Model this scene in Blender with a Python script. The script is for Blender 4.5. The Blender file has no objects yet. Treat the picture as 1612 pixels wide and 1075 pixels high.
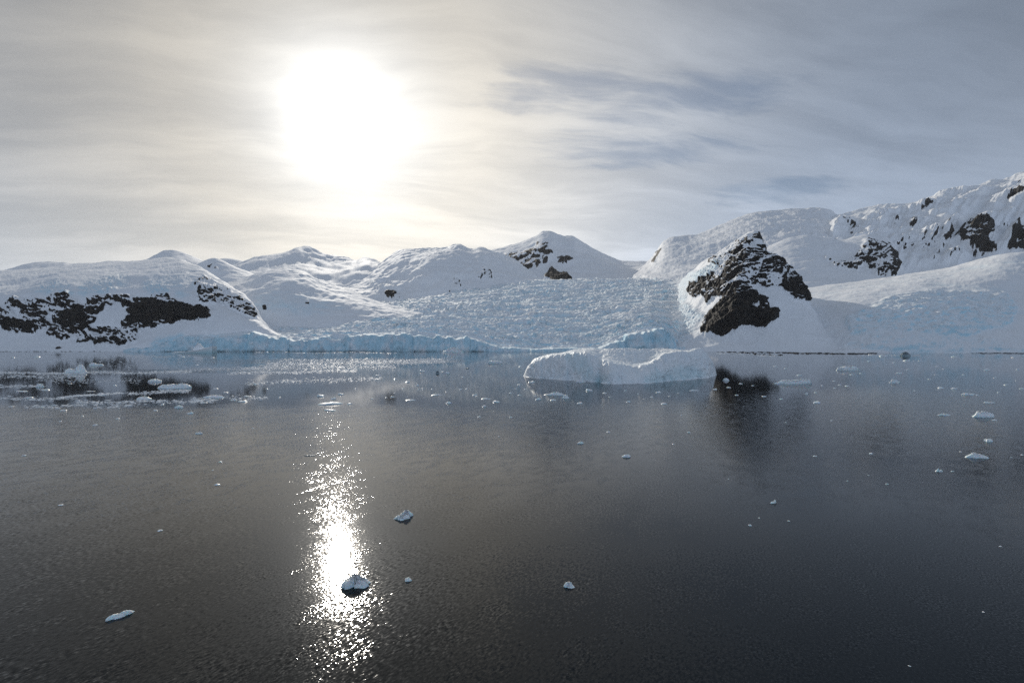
import bpy, math, random
import numpy as np

scene = bpy.context.scene
COL = scene.collection

# ------------------------------------------------------------------ camera
F, CU, CV, H = 775.0, 806.0, 537.5, 18.0      # focal length in reference pixels, principal point, eye height (ship's deck)
cam_d = bpy.data.cameras.new('camera')
cam_d.sensor_width = 36.0
cam_d.lens = 36.0 * F / 1612.0
cam_d.clip_start = 0.5
cam_d.clip_end = 60000.0
cam = bpy.data.objects.new('camera', cam_d)
COL.objects.link(cam)
cam.location = (0, 0, H)
cam.rotation_euler = (math.radians(90), 0, 0)
scene.camera = cam

# ------------------------------------------------------------------ sun direction
SUN = np.array([-271.0, 775.0, 357.0]); SUN /= np.linalg.norm(SUN)
SUN_EL = math.asin(SUN[2]); SUN_AZ = math.atan2(SUN[0], SUN[1])     # azimuth from +Y towards +X

# ------------------------------------------------------------------ node helpers
class NT:
    def __init__(s, tree): s.t = tree; tree.nodes.clear()
    def node(s, typ, **kw):
        n = s.t.nodes.new(typ)
        for k, v in kw.items(): setattr(n, k, v)
        return n
    def put(s, sock, v):
        if isinstance(v, E): s.t.links.new(v.s, sock)
        elif v is not None: sock.default_value = v
    def m(s, op, a, b=None, c=None, clamp=False):
        n = s.node('ShaderNodeMath', operation=op); n.use_clamp = clamp
        for i, x in enumerate((a, b, c)):
            if x is not None: s.put(n.inputs[i], x)
        return E(s, n.outputs[0])
    def vm(s, op, a, b=None, out=0, scale=None):
        n = s.node('ShaderNodeVectorMath', operation=op)
        s.put(n.inputs[0], a)
        if b is not None: s.put(n.inputs[1], b)
        if scale is not None: s.put(n.inputs['Scale'], scale)
        return E(s, n.outputs[out])
    def xyz(s, v):
        n = s.node('ShaderNodeSeparateXYZ'); s.put(n.inputs[0], v)
        return [E(s, o) for o in n.outputs]
    def vec(s, x, y, z):
        n = s.node('ShaderNodeCombineXYZ')
        for i, q in enumerate((x, y, z)): s.put(n.inputs[i], q)
        return E(s, n.outputs[0])
    def noise(s, v, scale=1.0, detail=4.0, rough=0.5, lac=2.0, dist=0.0, color=False):
        n = s.node('ShaderNodeTexNoise'); n.noise_dimensions = '3D'
        s.put(n.inputs['Vector'], v)
        for k, x in (('Scale', scale), ('Detail', detail), ('Roughness', rough), ('Lacunarity', lac), ('Distortion', dist)):
            n.inputs[k].default_value = x
        return E(s, n.outputs['Color' if color else 'Fac'])
    def ss(s, x, lo, hi):                      # smooth step of x from lo to hi
        n = s.node('ShaderNodeMapRange', interpolation_type='SMOOTHSTEP')
        s.put(n.inputs[0], x)
        s.put(n.inputs[1], lo); s.put(n.inputs[2], hi)
        return E(s, n.outputs[0])
    def mix(s, f, a, b):
        n = s.node('ShaderNodeMix', data_type='RGBA')
        s.put(n.inputs[0], f); s.put(n.inputs[6], col4(a)); s.put(n.inputs[7], col4(b))
        return E(s, n.outputs[2])
    def attr(s, name):
        n = s.node('ShaderNodeAttribute', attribute_name=name)
        return E(s, n.outputs['Fac'])
def col4(c): return c if isinstance(c, E) else (c[0], c[1], c[2], 1.0)
class E:
    def __init__(s, nt, sock): s.nt = nt; s.s = sock
    def __add__(s, o): return s.nt.m('ADD', s, o)
    __radd__ = __add__
    def __sub__(s, o): return s.nt.m('SUBTRACT', s, o)
    def __rsub__(s, o): return s.nt.m('SUBTRACT', o, s)
    def __mul__(s, o): return s.nt.m('MULTIPLY', s, o)
    __rmul__ = __mul__
    def __truediv__(s, o): return s.nt.m('DIVIDE', s, o)
    def __rtruediv__(s, o): return s.nt.m('DIVIDE', o, s)

# ------------------------------------------------------------------ sky: Nishita air seen through a thin streaky veil of cirrostratus
world = bpy.data.worlds.new('World'); scene.world = world; world.use_nodes = True
w = NT(world.node_tree)
tc = w.node('ShaderNodeTexCoord')
D = w.vm('NORMALIZE', E(w, tc.outputs['Generated']))
dx, dy, dz = w.xyz(D)
sky = w.node('ShaderNodeTexSky', sky_type='NISHITA')
sky.sun_disc = False
sky.sun_elevation = SUN_EL
sky.sun_rotation = SUN_AZ
sky.altitude = 0; sky.air_density = 1.0; sky.dust_density = 0.2; sky.ozone_density = 3.0
air = E(w, sky.outputs[0])
cosang = w.vm('DOT_PRODUCT', D, tuple(SUN), out=1)
theta = w.m('ARCCOSINE', w.m('MINIMUM', cosang, 0.99999)) * 57.29578
zc = w.m('MAXIMUM', dz, 0.0)
px, py = dx / (zc + 0.16), dy / (zc + 0.16)                # the cloud deck as a far plane
ca, sa = math.cos(0.16), math.sin(0.16)
qx, qy = px * ca + py * sa, py * ca - px * sa
wob = w.noise(w.vec(px, py, 3.0), 0.9, 3, 0.5, color=True)
wx, wy, _ = w.xyz(wob)
streak = w.noise(w.vec(qx * 0.55 + wx * 0.8, qy * 1.9 + wy * 1.3, 0.0), 1.5, 7, 0.56)
fine = w.noise(w.vec(qx * 1.2 + wx * 0.7, qy * 4.2 + wy * 1.8, 5.0), 2.6, 6, 0.62)
broad = w.noise(w.vec(px, py, 9.0), 0.8, 2, 0.5)
cl = streak * 0.62 + fine * 0.24 + broad * 0.14                # about 0.3 .. 0.7
veil = w.ss(cl, 0.34, 0.66)
EXPN = lambda t, k: w.m('EXPONENT', t * (-1.0 / k))
low = w.m('EXPONENT', zc * -4.6)                            # longer path through the veil near the horizon
forward = EXPN(theta, 23.0)
aur = EXPN(theta, 1.9) * 3.4 + EXPN(theta, 6.0) * 0.30
CEN = np.array([-46.0, 775.0, 207.0]); CEN /= np.linalg.norm(CEN)      # lens vignetting put into the sky colour: brightest here, falling off around
thc = w.m('ARCCOSINE', w.m('MINIMUM', w.vm('DOT_PRODUCT', D, tuple(CEN), out=1), 0.99999)) * (57.29578 / 30.0)
hump = w.m('EXPONENT', thc * thc * -1.0)
base = forward * 0.32 + hump * 0.32 + low * 0.50 + 0.085 + w.ss(cosang, 0.45, -0.6) * 0.24  # last term: brightness added to the unseen sky opposite the sun, lifts shaded snow
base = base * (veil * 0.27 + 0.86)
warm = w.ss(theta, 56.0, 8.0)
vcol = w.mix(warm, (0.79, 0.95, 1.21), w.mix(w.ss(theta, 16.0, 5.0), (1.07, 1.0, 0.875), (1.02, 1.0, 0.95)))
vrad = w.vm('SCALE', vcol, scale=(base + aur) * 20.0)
holes = None
def hole(u, v, ru, rv, tilt=0.0):                           # a thinner place in the veil, soft and ragged
    d0 = np.array([u - CU, F, CV - v]); d0 /= np.linalg.norm(d0)
    p0 = d0[:2] / (d0[2] + 0.16)
    d1 = np.array([u + ru - CU, F, CV - v - ru * tilt]); d1 /= np.linalg.norm(d1); p1 = d1[:2] / (d1[2] + 0.16) - p0
    d2 = np.array([u - CU, F, CV - v + rv]); d2 /= np.linalg.norm(d2); p2 = d2[:2] / (d2[2] + 0.16) - p0
    M = np.linalg.inv(np.array([p1, p2]).T)
    ax, ay = px - float(p0[0]), py - float(p0[1])
    a = ax * float(M[0, 0]) + ay * float(M[0, 1]); b = ax * float(M[1, 0]) + ay * float(M[1, 1])
    r = a * a + b * b + (fine - 0.5) * 5.0 + (streak - 0.5) * 4.0
    return w.ss(r, 1.5, -0.5)
hs = [hole(1040, 165, 210, 46, -0.12), hole(1225, 302, 100, 20, -0.1), hole(900, 150, 150, 50), hole(1000, 235, 160, 30)]
hsum = hs[0]
for h_ in hs[1:]: hsum = w.m('MAXIMUM', hsum, h_)
alpha = w.m('MAXIMUM', (veil * 0.10 + 0.88) - hsum * 0.36, 0.0)
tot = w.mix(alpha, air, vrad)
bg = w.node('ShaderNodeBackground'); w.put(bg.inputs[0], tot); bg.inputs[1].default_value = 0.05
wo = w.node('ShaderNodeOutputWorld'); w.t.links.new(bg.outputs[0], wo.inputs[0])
world.cycles.sampling_method = 'MANUAL'; world.cycles.sample_map_resolution = 1024

# ------------------------------------------------------------------ sun
sl = bpy.data.lights.new('sun', 'SUN'); sl.energy = 2.3; sl.angle = math.radians(0.55); sl.color = (1.0, 0.93, 0.82)
so = bpy.data.objects.new('sun', sl); COL.objects.link(so)
so.rotation_euler = (math.pi / 2 - SUN_EL, 0, math.pi - SUN_AZ)   # checked below: lamp -Z points away from the sun
from mathutils import Vector
so.rotation_euler = Vector(-SUN).to_track_quat('-Z', 'Y').to_euler()

scene.view_settings.view_transform = 'Standard'
scene.view_settings.look = 'None'
scene.view_settings.exposure = 0.33
scene.view_settings.gamma = 1.0
scene.view_settings.use_curve_mapping = False
scene.cycles.use_denoising = False
scene.cycles.use_adaptive_sampling = False
scene.cycles.max_bounces = 6
scene.cycles.volume_bounces = 0
scene.cycles.sample_clamp_indirect = 6.0

# ------------------------------------------------------------------ numpy noise
_rng = np.random.RandomState(7)
_perm = _rng.permutation(4096).astype(np.int32); _perm = np.concatenate([_perm, _perm, _perm])
_g = _rng.normal(size=(4096, 3)); _g /= np.linalg.norm(_g, axis=1)[:, None]; _g = _g.astype(np.float32)
def perlin(P):
    P = P.astype(np.float32); I = np.floor(P).astype(np.int32); f = P - I; I &= 4095
    u = f * f * f * (f * (f * 6 - 15) + 10)
    out = 0
    for i in (0, 1):
        wx_ = u[..., 0] if i else 1 - u[..., 0]
        h1 = _perm[(I[..., 0] + i) & 4095]
        for j in (0, 1):
            wy_ = u[..., 1] if j else 1 - u[..., 1]
            h2 = _perm[h1 + ((I[..., 1] + j) & 4095)]
            for k in (0, 1):
                wz_ = u[..., 2] if k else 1 - u[..., 2]
                g = _g[_perm[h2 + ((I[..., 2] + k) & 4095)]]
                out = out + wx_ * wy_ * wz_ * (g[..., 0] * (f[..., 0] - i) + g[..., 1] * (f[..., 1] - j) + g[..., 2] * (f[..., 2] - k))
    return out * 1.6
def fbm(P, scale, octs=4, rough=0.5, seed=0, ridged=False):
    q = P / np.asarray(scale, dtype=np.float32) + seed * 17.31
    a, s, t = 1.0, 0.0, 0.0
    for o in range(octs):
        n = perlin(q)
        if ridged: n = 1 - 2 * np.abs(n)
        s = s + a * n; t += a; a *= rough; q = q * 2.03 + 11.7
    return s / t
def sstep(x, a, b):
    t = np.clip((x - a) / (b - a), 0, 1); return t * t * (3 - 2 * t)
def inside(poly, u, v):
    c = np.zeros(u.shape, bool); n = len(poly)
    for i in range(n):
        x1, y1 = poly[i]; x2, y2 = poly[(i + 1) % n]
        if y1 == y2: continue
        c ^= ((y1 > v) != (y2 > v)) & (u < (x2 - x1) * (v - y1) / (y2 - y1) + x1)
    return c
def blur(a, n=1):
    for _ in range(n):
        p = np.pad(a, 1, mode='edge')
        a = (p[1:-1, 1:-1] * 4 + 2 * (p[:-2, 1:-1] + p[2:, 1:-1] + p[1:-1, :-2] + p[1:-1, 2:]) + p[:-2, :-2] + p[:-2, 2:] + p[2:, :-2] + p[2:, 2:]) / 16
    return a
def smooth_line(pts, u, k=3):
    pts = np.array(pts, float); return pchip(pts[:, 0], pts[:, 1], u)
def pchip(x, y, xi):
    x = np.asarray(x, float); y = np.asarray(y, float)
    h = np.diff(x); d = np.diff(y) / h; m = np.zeros_like(y)
    m[0], m[-1] = d[0], d[-1]
    for i in range(1, len(x) - 1):
        if d[i - 1] * d[i] > 0:
            w1, w2 = 2 * h[i] + h[i - 1], h[i] + 2 * h[i - 1]
            m[i] = (w1 + w2) / (w1 / d[i - 1] + w2 / d[i])
    i = np.clip(np.searchsorted(x, xi) - 1, 0, len(x) - 2)
    t = np.clip((xi - x[i]) / h[i], 0, 1)
    return ((1 + 2 * t) * (1 - t) ** 2 * y[i] + t * (1 - t) ** 2 * h[i] * m[i] + t * t * (3 - 2 * t) * y[i + 1] + t * t * (t - 1) * h[i] * m[i + 1])

# ------------------------------------------------------------------ mesh helpers
def link(name, verts, faces, mat, parent=None, attrs=None, smooth=True):
    me = bpy.data.meshes.new(name)
    verts = np.asarray(verts, np.float32); faces = np.asarray(faces, np.int32)
    nf, k = faces.shape
    me.vertices.add(len(verts)); me.vertices.foreach_set('co', verts.ravel())
    me.loops.add(nf * k); me.loops.foreach_set('vertex_index', faces.ravel())
    me.polygons.add(nf)
    me.polygons.foreach_set('loop_start', np.arange(0, nf * k, k, dtype=np.int32))
    me.polygons.foreach_set('use_smooth', np.full(nf, smooth, dtype=bool))
    me.update(calc_edges=True)
    for an, av in (attrs or {}).items():
        a = me.attributes.new(an, 'FLOAT', 'POINT'); a.data.foreach_set('value', np.asarray(av, np.float32).ravel())
    me.materials.append(mat)
    o = bpy.data.objects.new(name, me); COL.objects.link(o)
    if parent is not None: o.parent = parent
    return o
def sub(name, verts, faces, attrs, mat, parent=None):
    idx = np.unique(faces); mp = np.full(len(verts), -1, np.int32); mp[idx] = np.arange(len(idx))
    return link(name, verts[idx], mp[faces], mat, parent, {k: v[idx] for k, v in attrs.items()})

def new_mat(name):
    m = bpy.data.materials.new(name); m.use_nodes = True
    return m, NT(m.node_tree)

# ------------------------------------------------------------------ materials
def make_terrain_mat():
    m, n = new_mat('snow_ice_and_rock')
    geo = n.node('ShaderNodeNewGeometry'); P = E(n, geo.outputs['Position'])
    rock, ice = n.attr('rock'), n.attr('ice')
    n1 = n.noise(P, 0.16, 6, 0.65)
    n2 = n.noise(P, 0.02, 4, 0.5)
    n3 = n.noise(P, 0.06, 5, 0.6)
    snow = n.mix(n2, (0.83, 0.86, 0.90), (0.89, 0.90, 0.915))
    icec = n.mix(n3, (0.36, 0.66, 0.81), (0.62, 0.81, 0.90))
    sn = n.mix(n.m('MULTIPLY', ice, n.ss(n3, 0.25, 0.6), clamp=True), snow, icec)
    rk = n.mix(n.ss(n1, 0.35, 0.7), (0.010, 0.010, 0.011), (0.044, 0.041, 0.039))
    rk = n.mix(n.ss(n3, 0.50, 0.72) * 0.5, rk, (0.060, 0.046, 0.036))
    rf = n.ss(rock + (n1 - 0.5) * 0.7, 0.44, 0.56)
    colr = n.mix(rf, sn, rk)
    bs = n.node('ShaderNodeBsdfPrincipled')
    n.put(bs.inputs['Base Color'], colr)
    n.put(bs.inputs['Roughness'], 0.75)
    n.put(bs.inputs['Specular IOR Level'], 0.2)
    bmp = n.node('ShaderNodeBump'); bmp.inputs['Strength'].default_value = 0.6; bmp.inputs['Distance'].default_value = 2.2
    n.put(bmp.inputs['Height'], n1 * (rf * 0.9 + 0.25 * ice + 0.10))
    n.t.links.new(bmp.outputs[0], bs.inputs['Normal'])
    o = n.node('ShaderNodeOutputMaterial'); n.t.links.new(bs.outputs[0], o.inputs[0])
    return m
TERR = make_terrain_mat()

def make_ice_mat(name, a, b, scale, rough=0.45, bump=0.1, sss=0.0):
    m, n = new_mat(name)
    tcn = n.node('ShaderNodeTexCoord'); P = E(n, tcn.outputs['Object'])
    ice = n.attr('ice')
    n1 = n.noise(P, scale, 5, 0.6); n2 = n.noise(P, scale * 4, 4, 0.6)
    c = n.mix(n.ss(n1, 0.3, 0.7), a, b)
    c = n.mix(n.m('MULTIPLY', ice, 1.0, clamp=True), c, (0.42, 0.68, 0.76))
    bs = n.node('ShaderNodeBsdfPrincipled'); n.put(bs.inputs['Base Color'], c)
    if sss > 0:
        bs.inputs['Subsurface Weight'].default_value = 0.4; bs.inputs['Subsurface Scale'].default_value = sss; bs.inputs['Subsurface Radius'].default_value = (0.5, 0.85, 1.0)
    n.put(bs.inputs['Roughness'], rough); n.put(bs.inputs['Specular IOR Level'], 0.4)
    bmp = n.node('ShaderNodeBump'); bmp.inputs['Strength'].default_value = 0.5; bmp.inputs['Distance'].default_value = bump
    n.put(bmp.inputs['Height'], n1 * 0.7 + n2 * 0.3); n.t.links.new(bmp.outputs[0], bs.inputs['Normal'])
    o = n.node('ShaderNodeOutputMaterial'); n.t.links.new(bs.outputs[0], o.inputs[0])
    return m
BERG = make_ice_mat('iceberg_snow', (0.80, 0.86, 0.91), (0.90, 0.92, 0.935), 0.12, 0.6, 1.2)
FLOE = make_ice_mat('weathered_ice', (0.74, 0.83, 0.88), (0.90, 0.92, 0.93), 1.3, 0.4, 0.08, 0.35)
DARKICE = make_ice_mat('clear_dark_ice', (0.10, 0.14, 0.17), (0.25, 0.31, 0.35), 1.0, 0.25, 0.08)
BRASH = make_ice_mat('brash_ice', (0.70, 0.76, 0.80), (0.86, 0.87, 0.88), 0.6, 0.5, 0.05)

def make_water():
    m, n = new_mat('sea_water')
    geo = n.node('ShaderNodeNewGeometry'); P = E(n, geo.outputs['Position'])
    x, y, z = n.xyz(P)
    big = n.noise(n.vec(x * 0.006, y * 0.018, 0.0), 1.0, 4, 0.55)
    lanes = n.noise(n.vec(x * 0.004 + 4.0, y * 0.035, 2.0), 1.0, 4, 0.5)
    # the breeze ruffles the near water; beyond about 135 m it is glassy
    edge = y + (big - 0.5) * 30.0 - x * 0.02
    rip = n.ss(edge, n.m('ADD', 150.0, n.m('MAXIMUM', x, 0.0) * 0.6), 124.0)
    rip = rip * (n.ss(lanes, 0.30, 0.52) * 0.45 + 0.55)
    # ruffled lanes further out, under the sun
    def lane(cx, cy, rx, ry, amp):
        a = (x - cx) * (1.0 / rx); b = (y - cy) * (1.0 / ry)
        ln = n.noise(n.vec(x * 0.02, y * 0.05, cx), 1.0, 5, 0.6)
        return n.ss(a * a + b * b + (ln - 0.5) * 3.0, 1.0, 0.35) * amp
    l1 = lane(-170, 455, 150, 75, 0.9)
    l2 = lane(-205, 300, 75, 22, 0.7)
    rip = n.m('MAXIMUM', rip, n.m('MAXIMUM', l1, l2))
    rip = rip + 0.035 + n.ss(lanes, 0.5, 0.7) * 0.05
    d = (0.80, -0.60)
    a = x * d[0] + y * d[1]; b = y * d[0] - x * d[1]
    w1 = n.noise(n.vec(a * 1.0, b * 0.42, 0.0), 6.6, 3, 0.55, dist=0.3) - 0.5
    w2 = n.noise(n.vec(a * 0.8, b * 0.8, 7.0), 9.0, 3, 0.55) - 0.5
    gust = n.noise(n.vec(a * 0.55, b * 0.30, 21.0), 1.0, 4, 0.6)
    tail = n.ss(gust, 0.38, 0.78) * 1.05 + 0.50
    w3 = n.noise(n.vec(a * 0.25, b * 0.10, 13.0), 1.0, 2, 0.5) - 0.5
    s1 = (w1 * 0.56 * tail + w3 * 0.06) * rip; s2 = (w2 * 0.38 * tail) * rip
    sx = s1 * d[0] - s2 * d[1]; sy = s1 * d[1] + s2 * d[0]
    N = n.vm('NORMALIZE', n.vec(sx * -1.0, sy * -1.0, 1.0))
    bs = n.node('ShaderNodeBsdfPrincipled')
    n.put(bs.inputs['Base Color'], (0.004, 0.007, 0.010, 1.0))
    n.put(bs.inputs['IOR'], 1.333); n.put(bs.inputs['Specular IOR Level'], 0.33)
    n.put(bs.inputs['Roughness'], 0.06)
    n.t.links.new(N.s, bs.inputs['Normal'])
    o = n.node('ShaderNodeOutputMaterial'); n.t.links.new(bs.outputs[0], o.inputs[0])
    return m
WATER = make_water()

# ------------------------------------------------------------------ water sheet
S = 16000.0
sea = link('sea_water', [(-S, -3000, 0), (S, -3000, 0), (S, S, 0), (-S, S, 0)], [(0, 1, 2, 3)], WATER, smooth=False)
sea['kind'] = 'structure'

# ------------------------------------------------------------------ terrain sheets
# A sheet is a hillside surveyed as a few lines seen from the ship (foot ... crest), each with its distance, and carried over the
# crest down a back slope; world-space noise then gives it relief.
def Z(u): pass
def zoom(ox, oy, k, pts): return [(ox + x / k, oy + y / k) for x, y in pts]
def sheet(name, u0, u1, du, rows, relief, masks=(), back=(400, 120), label=None, rockname='rock_cliff', seed=1, ice_slope=0.0,
          rock_relief=(6.0, 26.0), snow_cut=0.62, warp=4.0, serac=None, extra=None, base_ice=0.0, hollow=None, ledge=(0.95, 0.3), post=None, mat=TERR, kind='structure', clip_down=True):
    u = np.arange(u0, u1 + du, du); nu = len(u)
    Yr, Zr, dens, Vr = [], [], [], []
    for r in rows:
        v = smooth_line(r['v'], u) if not np.isscalar(r['v']) else np.full(nu, float(r['v']))
        Y = smooth_line(r['Y'], u) if not np.isscalar(r['Y']) else np.full(nu, float(r['Y']))
        z = H + (CV - v) / F * Y
        if 'z' in r: z = np.full(nu, float(r['z']))
        Yr.append(Y); Zr.append(z); dens.append(r.get('n', 20)); Vr.append(v)
    if back:
        Yr.append(Yr[-1] + back[0] * 0.3); Zr.append(Zr[-1] - back[1] * 0.35); dens.append(5); Vr.append(Vr[-1])
        Yr.append(Yr[-2] + back[0]); Zr.append(Zr[-2] - back[1]); dens.append(5); Vr.append(Vr[-1])
    t = [0.0]
    for i in range(len(Yr) - 1):
        t += list(i + (np.arange(dens[i]) + 1) / dens[i])
    t = np.array(t); k = np.arange(len(Yr))
    Yr, Zr = np.array(Yr), np.array(Zr)
    def rowpchip(A):
        out = np.empty((len(t), nu)); d = np.diff(A, axis=0); mm = np.zeros_like(A)
        mm[0], mm[-1] = d[0], d[-1]
        for i in range(1, len(A) - 1):
            p = d[i - 1] * d[i]
            mm[i] = np.where(p > 0, 2 * p / np.where(np.abs(d[i - 1] + d[i]) < 1e-9, 1, d[i - 1] + d[i]), 0)
        ii = np.clip(np.floor(t - 1e-9).astype(int), 0, len(A) - 2); f = (t - ii)[:, None]
        return (1 + 2 * f) * (1 - f) ** 2 * A[ii] + f * (1 - f) ** 2 * mm[ii] + f * f * (3 - 2 * f) * A[ii + 1] + f * f * (f - 1) * mm[ii + 1]
    Y = rowpchip(Yr); Zg = rowpchip(Zr)
    U = np.broadcast_to(u, Y.shape)
    X = (U - CU) / F * Y
    V = CV - (Zg - H) * F / Y
    P = np.stack([X, Y, Zg], -1)
    def normals(P):
        a = np.gradient(P, axis=1); b = np.gradient(P, axis=0)
        n = np.cross(a, b); return n / (np.linalg.norm(n, axis=-1, keepdims=True) + 1e-9)
    Nn = normals(P)
    rock = np.zeros(Y.shape); ice = np.zeros(Y.shape)
    pxm = float(np.median(P[..., 1])) / F                       # metres per reference pixel here
    wu = U + warp * (fbm(P, 16 * pxm, 5, 0.65, seed + 3) * 1.9); wv = V + warp * (fbm(P, 16 * pxm, 5, 0.65, seed + 4) * 1.5)
    front = (t <= len(rows) - 1 + 0.15)[:, None]
    rmask = np.zeros(Y.shape); imask = np.zeros(Y.shape); loose = np.zeros(Y.shape)
    for mk in masks:
        msk = inside(mk['p'], wu, wv) & front
        if mk['t'] == 'rock':
            rmask = np.maximum(rmask, msk * 1.0); loose = np.where(msk, mk.get('loose', 0.0), loose)
        elif mk['t'] == 'snow': rmask = np.where(msk, 0.0, rmask)
        else: imask = np.maximum(imask, msk * mk.get('a', 1.0))
    rmask = blur(rmask, 1); imask = blur(imask, 14)
    fade = np.clip(t / max(1e-6, 0.35), 0, 1)[:, None]
    disp = np.zeros(Y.shape); fwd = 0
    for amp, sc, oc, rid in relief:
        disp += amp * fbm(P, sc, oc, 0.5, seed, rid)
    disp *= fade
    if name == 'rock_peak': disp *= np.clip((4.0 - t) / 0.5, 0.12, 1)[:, None]
    if serac is not None:
        sd = serac(U, V, P, t[:, None], imask)
        if isinstance(sd, tuple): fwd = sd[1]; sd = sd[0]
        disp += sd
    if rmask.max() > 0:
        ra, rs = rock_relief
        st = ledge
        Q = np.stack([(P[..., 0] * st[0] + P[..., 2] * st[1]) * 0.5, P[..., 1], (P[..., 2] * st[0] - P[..., 0] * st[1]) * 1.3], -1)
        crag = fbm(Q, rs, 5, 0.55, seed + 9, True) * ra + fbm(P * np.array([1, 1, 0.3], np.float32), rs * 0.35, 3, 0.6, seed + 10, True) * ra * 0.35
        disp += crag * blur(rmask, 3) * np.clip((len(rows) - 1.05 - t) / 0.6, 0.06, 1)[:, None]
    P = P + Nn * disp[..., None]
    P[..., 0] += fwd * np.where(np.hypot(Nn[..., 0], Nn[..., 1]) > 0, 0.15, 0); P[..., 1] -= fwd
    if extra is not None: P = extra(P, U, V, t)
    Nn = normals(P)
    nz = Nn[..., 2]
    if rmask.max() > 0:
        st = ledge                                               # ledges run along the strata
        Q = np.stack([P[..., 0] * st[0] + P[..., 2] * st[1], P[..., 1] * 0.6, (P[..., 2] * st[0] - P[..., 0] * st[1]) * 3.4], -1)
        patch = fbm(Q, rock_relief[1] * 1.3, 5, 0.62, seed + 12)
        lim = snow_cut + 0.20 + 0.50 * patch - loose * 0.45
        rock = blur(rmask * (nz < lim), 1)
    if ice_slope > 0:
        ice = np.clip(sstep(nz, ice_slope + 0.2, ice_slope - 0.25) + imask * 0.4 + base_ice * (1 + 1.2 * fbm(P, 120.0, 4, 0.55, seed + 20)) * (sstep(U, 1090, 1010) if name == 'glacier' else 1), 0, 1)
    else: ice = imask * sstep(nz, 1.0, 0.72)
    if name == 'glacier': ice = np.clip(ice + 0.45 * sstep(t, 2.1, 1.5)[:, None], 0, 1)   # freshly broken face
    if hollow: ice = np.clip(ice + hollow[1] * sstep(disp - blur(disp, 60), 0.2 * hollow[0], -hollow[0]), 0, 1)
    nr = len(t)
    idx = np.arange(nr * nu).reshape(nr, nu)
    faces = np.stack([idx[:-1, :-1], idx[:-1, 1:], idx[1:, 1:], idx[1:, :-1]], -1).reshape(-1, 4)
    V3 = P.reshape(-1, 3); at = {'rock': rock.ravel(), 'ice': ice.ravel()}
    isr = at['rock'][faces].mean(1) > 0.5
    G = isr.reshape(nr - 1, nu - 1); Dl = G.copy()
    for _ in range(2):
        q = np.pad(Dl, 1); Dl = q[1:-1, 1:-1] | q[:-2, 1:-1] | q[2:, 1:-1] | q[1:-1, :-2] | q[1:-1, 2:]
    lab = np.zeros(Dl.shape, np.int32); nl = 0; Wd = Dl.shape[1]; Hd = Dl.shape[0]
    for i0, j0 in zip(*np.nonzero(Dl)):                          # each outcrop that stands alone becomes a part of its own
        if lab[i0, j0]: continue
        nl += 1; stack = [(i0, j0)]; lab[i0, j0] = nl
        while stack:
            i, j = stack.pop()
            for a, b in ((i + 1, j), (i - 1, j), (i, j + 1), (i, j - 1)):
                if 0 <= a < Hd and 0 <= b < Wd and Dl[a, b] and not lab[a, b]:
                    lab[a, b] = nl; stack.append((a, b))
    fl = np.where(isr, lab.ravel(), 0)
    cnt = np.bincount(fl, minlength=nl + 1)
    keep = [k for k in range(1, nl + 1) if cnt[k] >= 60]
    fl = np.where(np.isin(fl, keep), fl, 0)
    o = sub(name, V3, faces[fl == 0], at, mat)
    if kind: o['kind'] = kind
    for k in keep: sub(rockname, V3, faces[fl == k], at, mat, o)
    return o

R = lambda p, **k: dict(t='rock', p=p, **k)
SN = lambda p: dict(t='snow', p=p)
I = lambda p, a=1.0: dict(t='ice', p=p, a=a)
def zA(p): return zoom(0, 360, 3.838, p)
def zB(p): return zoom(400, 360, 3.838, p)
def zC(p): return zoom(780, 340, 3.838, p)
def zJ(p): return zoom(1050, 340, 4.478, p)
def zH(p): return zoom(1250, 260, 4.453, p)

# far low ridges on the left
sheet('distant_hills', -420, 480, 2.0, [
    dict(v=470, Y=4300, n=16), dict(v=440, Y=4800, n=24),
    dict(v=[(-420, 436), (-200, 430), (0, 427), (15, 423), (50, 413), (75, 411), (100, 412), (115, 415), (150, 414), (180, 411), (215, 411), (240, 412), (330, 413), (350, 407), (372, 409), (392, 414), (430, 425), (480, 440)], Y=5600)],
    [(25, 500, 5, False), (8, 90, 3, False)], seed=2)
sheet('distant_peak', 170, 420, 1.3, [
    dict(v=460, Y=3000, n=20), dict(v=435, Y=3250, n=30),
    dict(v=[(170, 440), (205, 420), (226, 409), (245, 400), (262, 394), (270, 394), (285, 397), (300, 403), (312, 408), (330, 416), (360, 428), (420, 445)], Y=3900)],
    [(22, 300, 5, False), (5, 60, 3, False)], seed=3)
sheet('snow_hill', 270, 450, 1.0, [
    dict(v=470, Y=1750, n=20), dict(v=440, Y=1950, n=30),
    dict(v=[(270, 445), (295, 428), (318, 413), (330, 408), (338, 407), (352, 412), (375, 423), (400, 433), (425, 442), (450, 452)], Y=2200)],
    [(8, 120, 5, False), (2, 25, 3, False)],
    [R(zA([(1235, 225), (1280, 200), (1325, 240), (1312, 256), (1270, 250)]))], seed=4, rockname='rock_outcrop', rock_relief=(6, 30), snow_cut=0.58, warp=6)
sheet('wide_snow_mountain', 290, 760, 1.2, [
    dict(v=478, Y=2100, n=24), dict(v=[(290, 460), (440, 440), (520, 452), (580, 440), (760, 465)], Y=2500, n=30),
    dict(v=[(290, 455), (340, 430), (370, 417), (388, 411), (404, 406), (430, 402), (455, 396), (470, 391), (480, 391), (495, 395), (515, 403), (545, 408), (560, 411), (575, 407), (588, 410), (605, 418), (650, 440), (760, 465)], Y=3500)],
    [(38, 420, 6, False), (10, 90, 4, True)], [R(zB([(565, 335), (600, 320), (580, 350)]))], seed=5, rockname='rock_outcrop', rock_relief=(6, 40))
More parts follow.
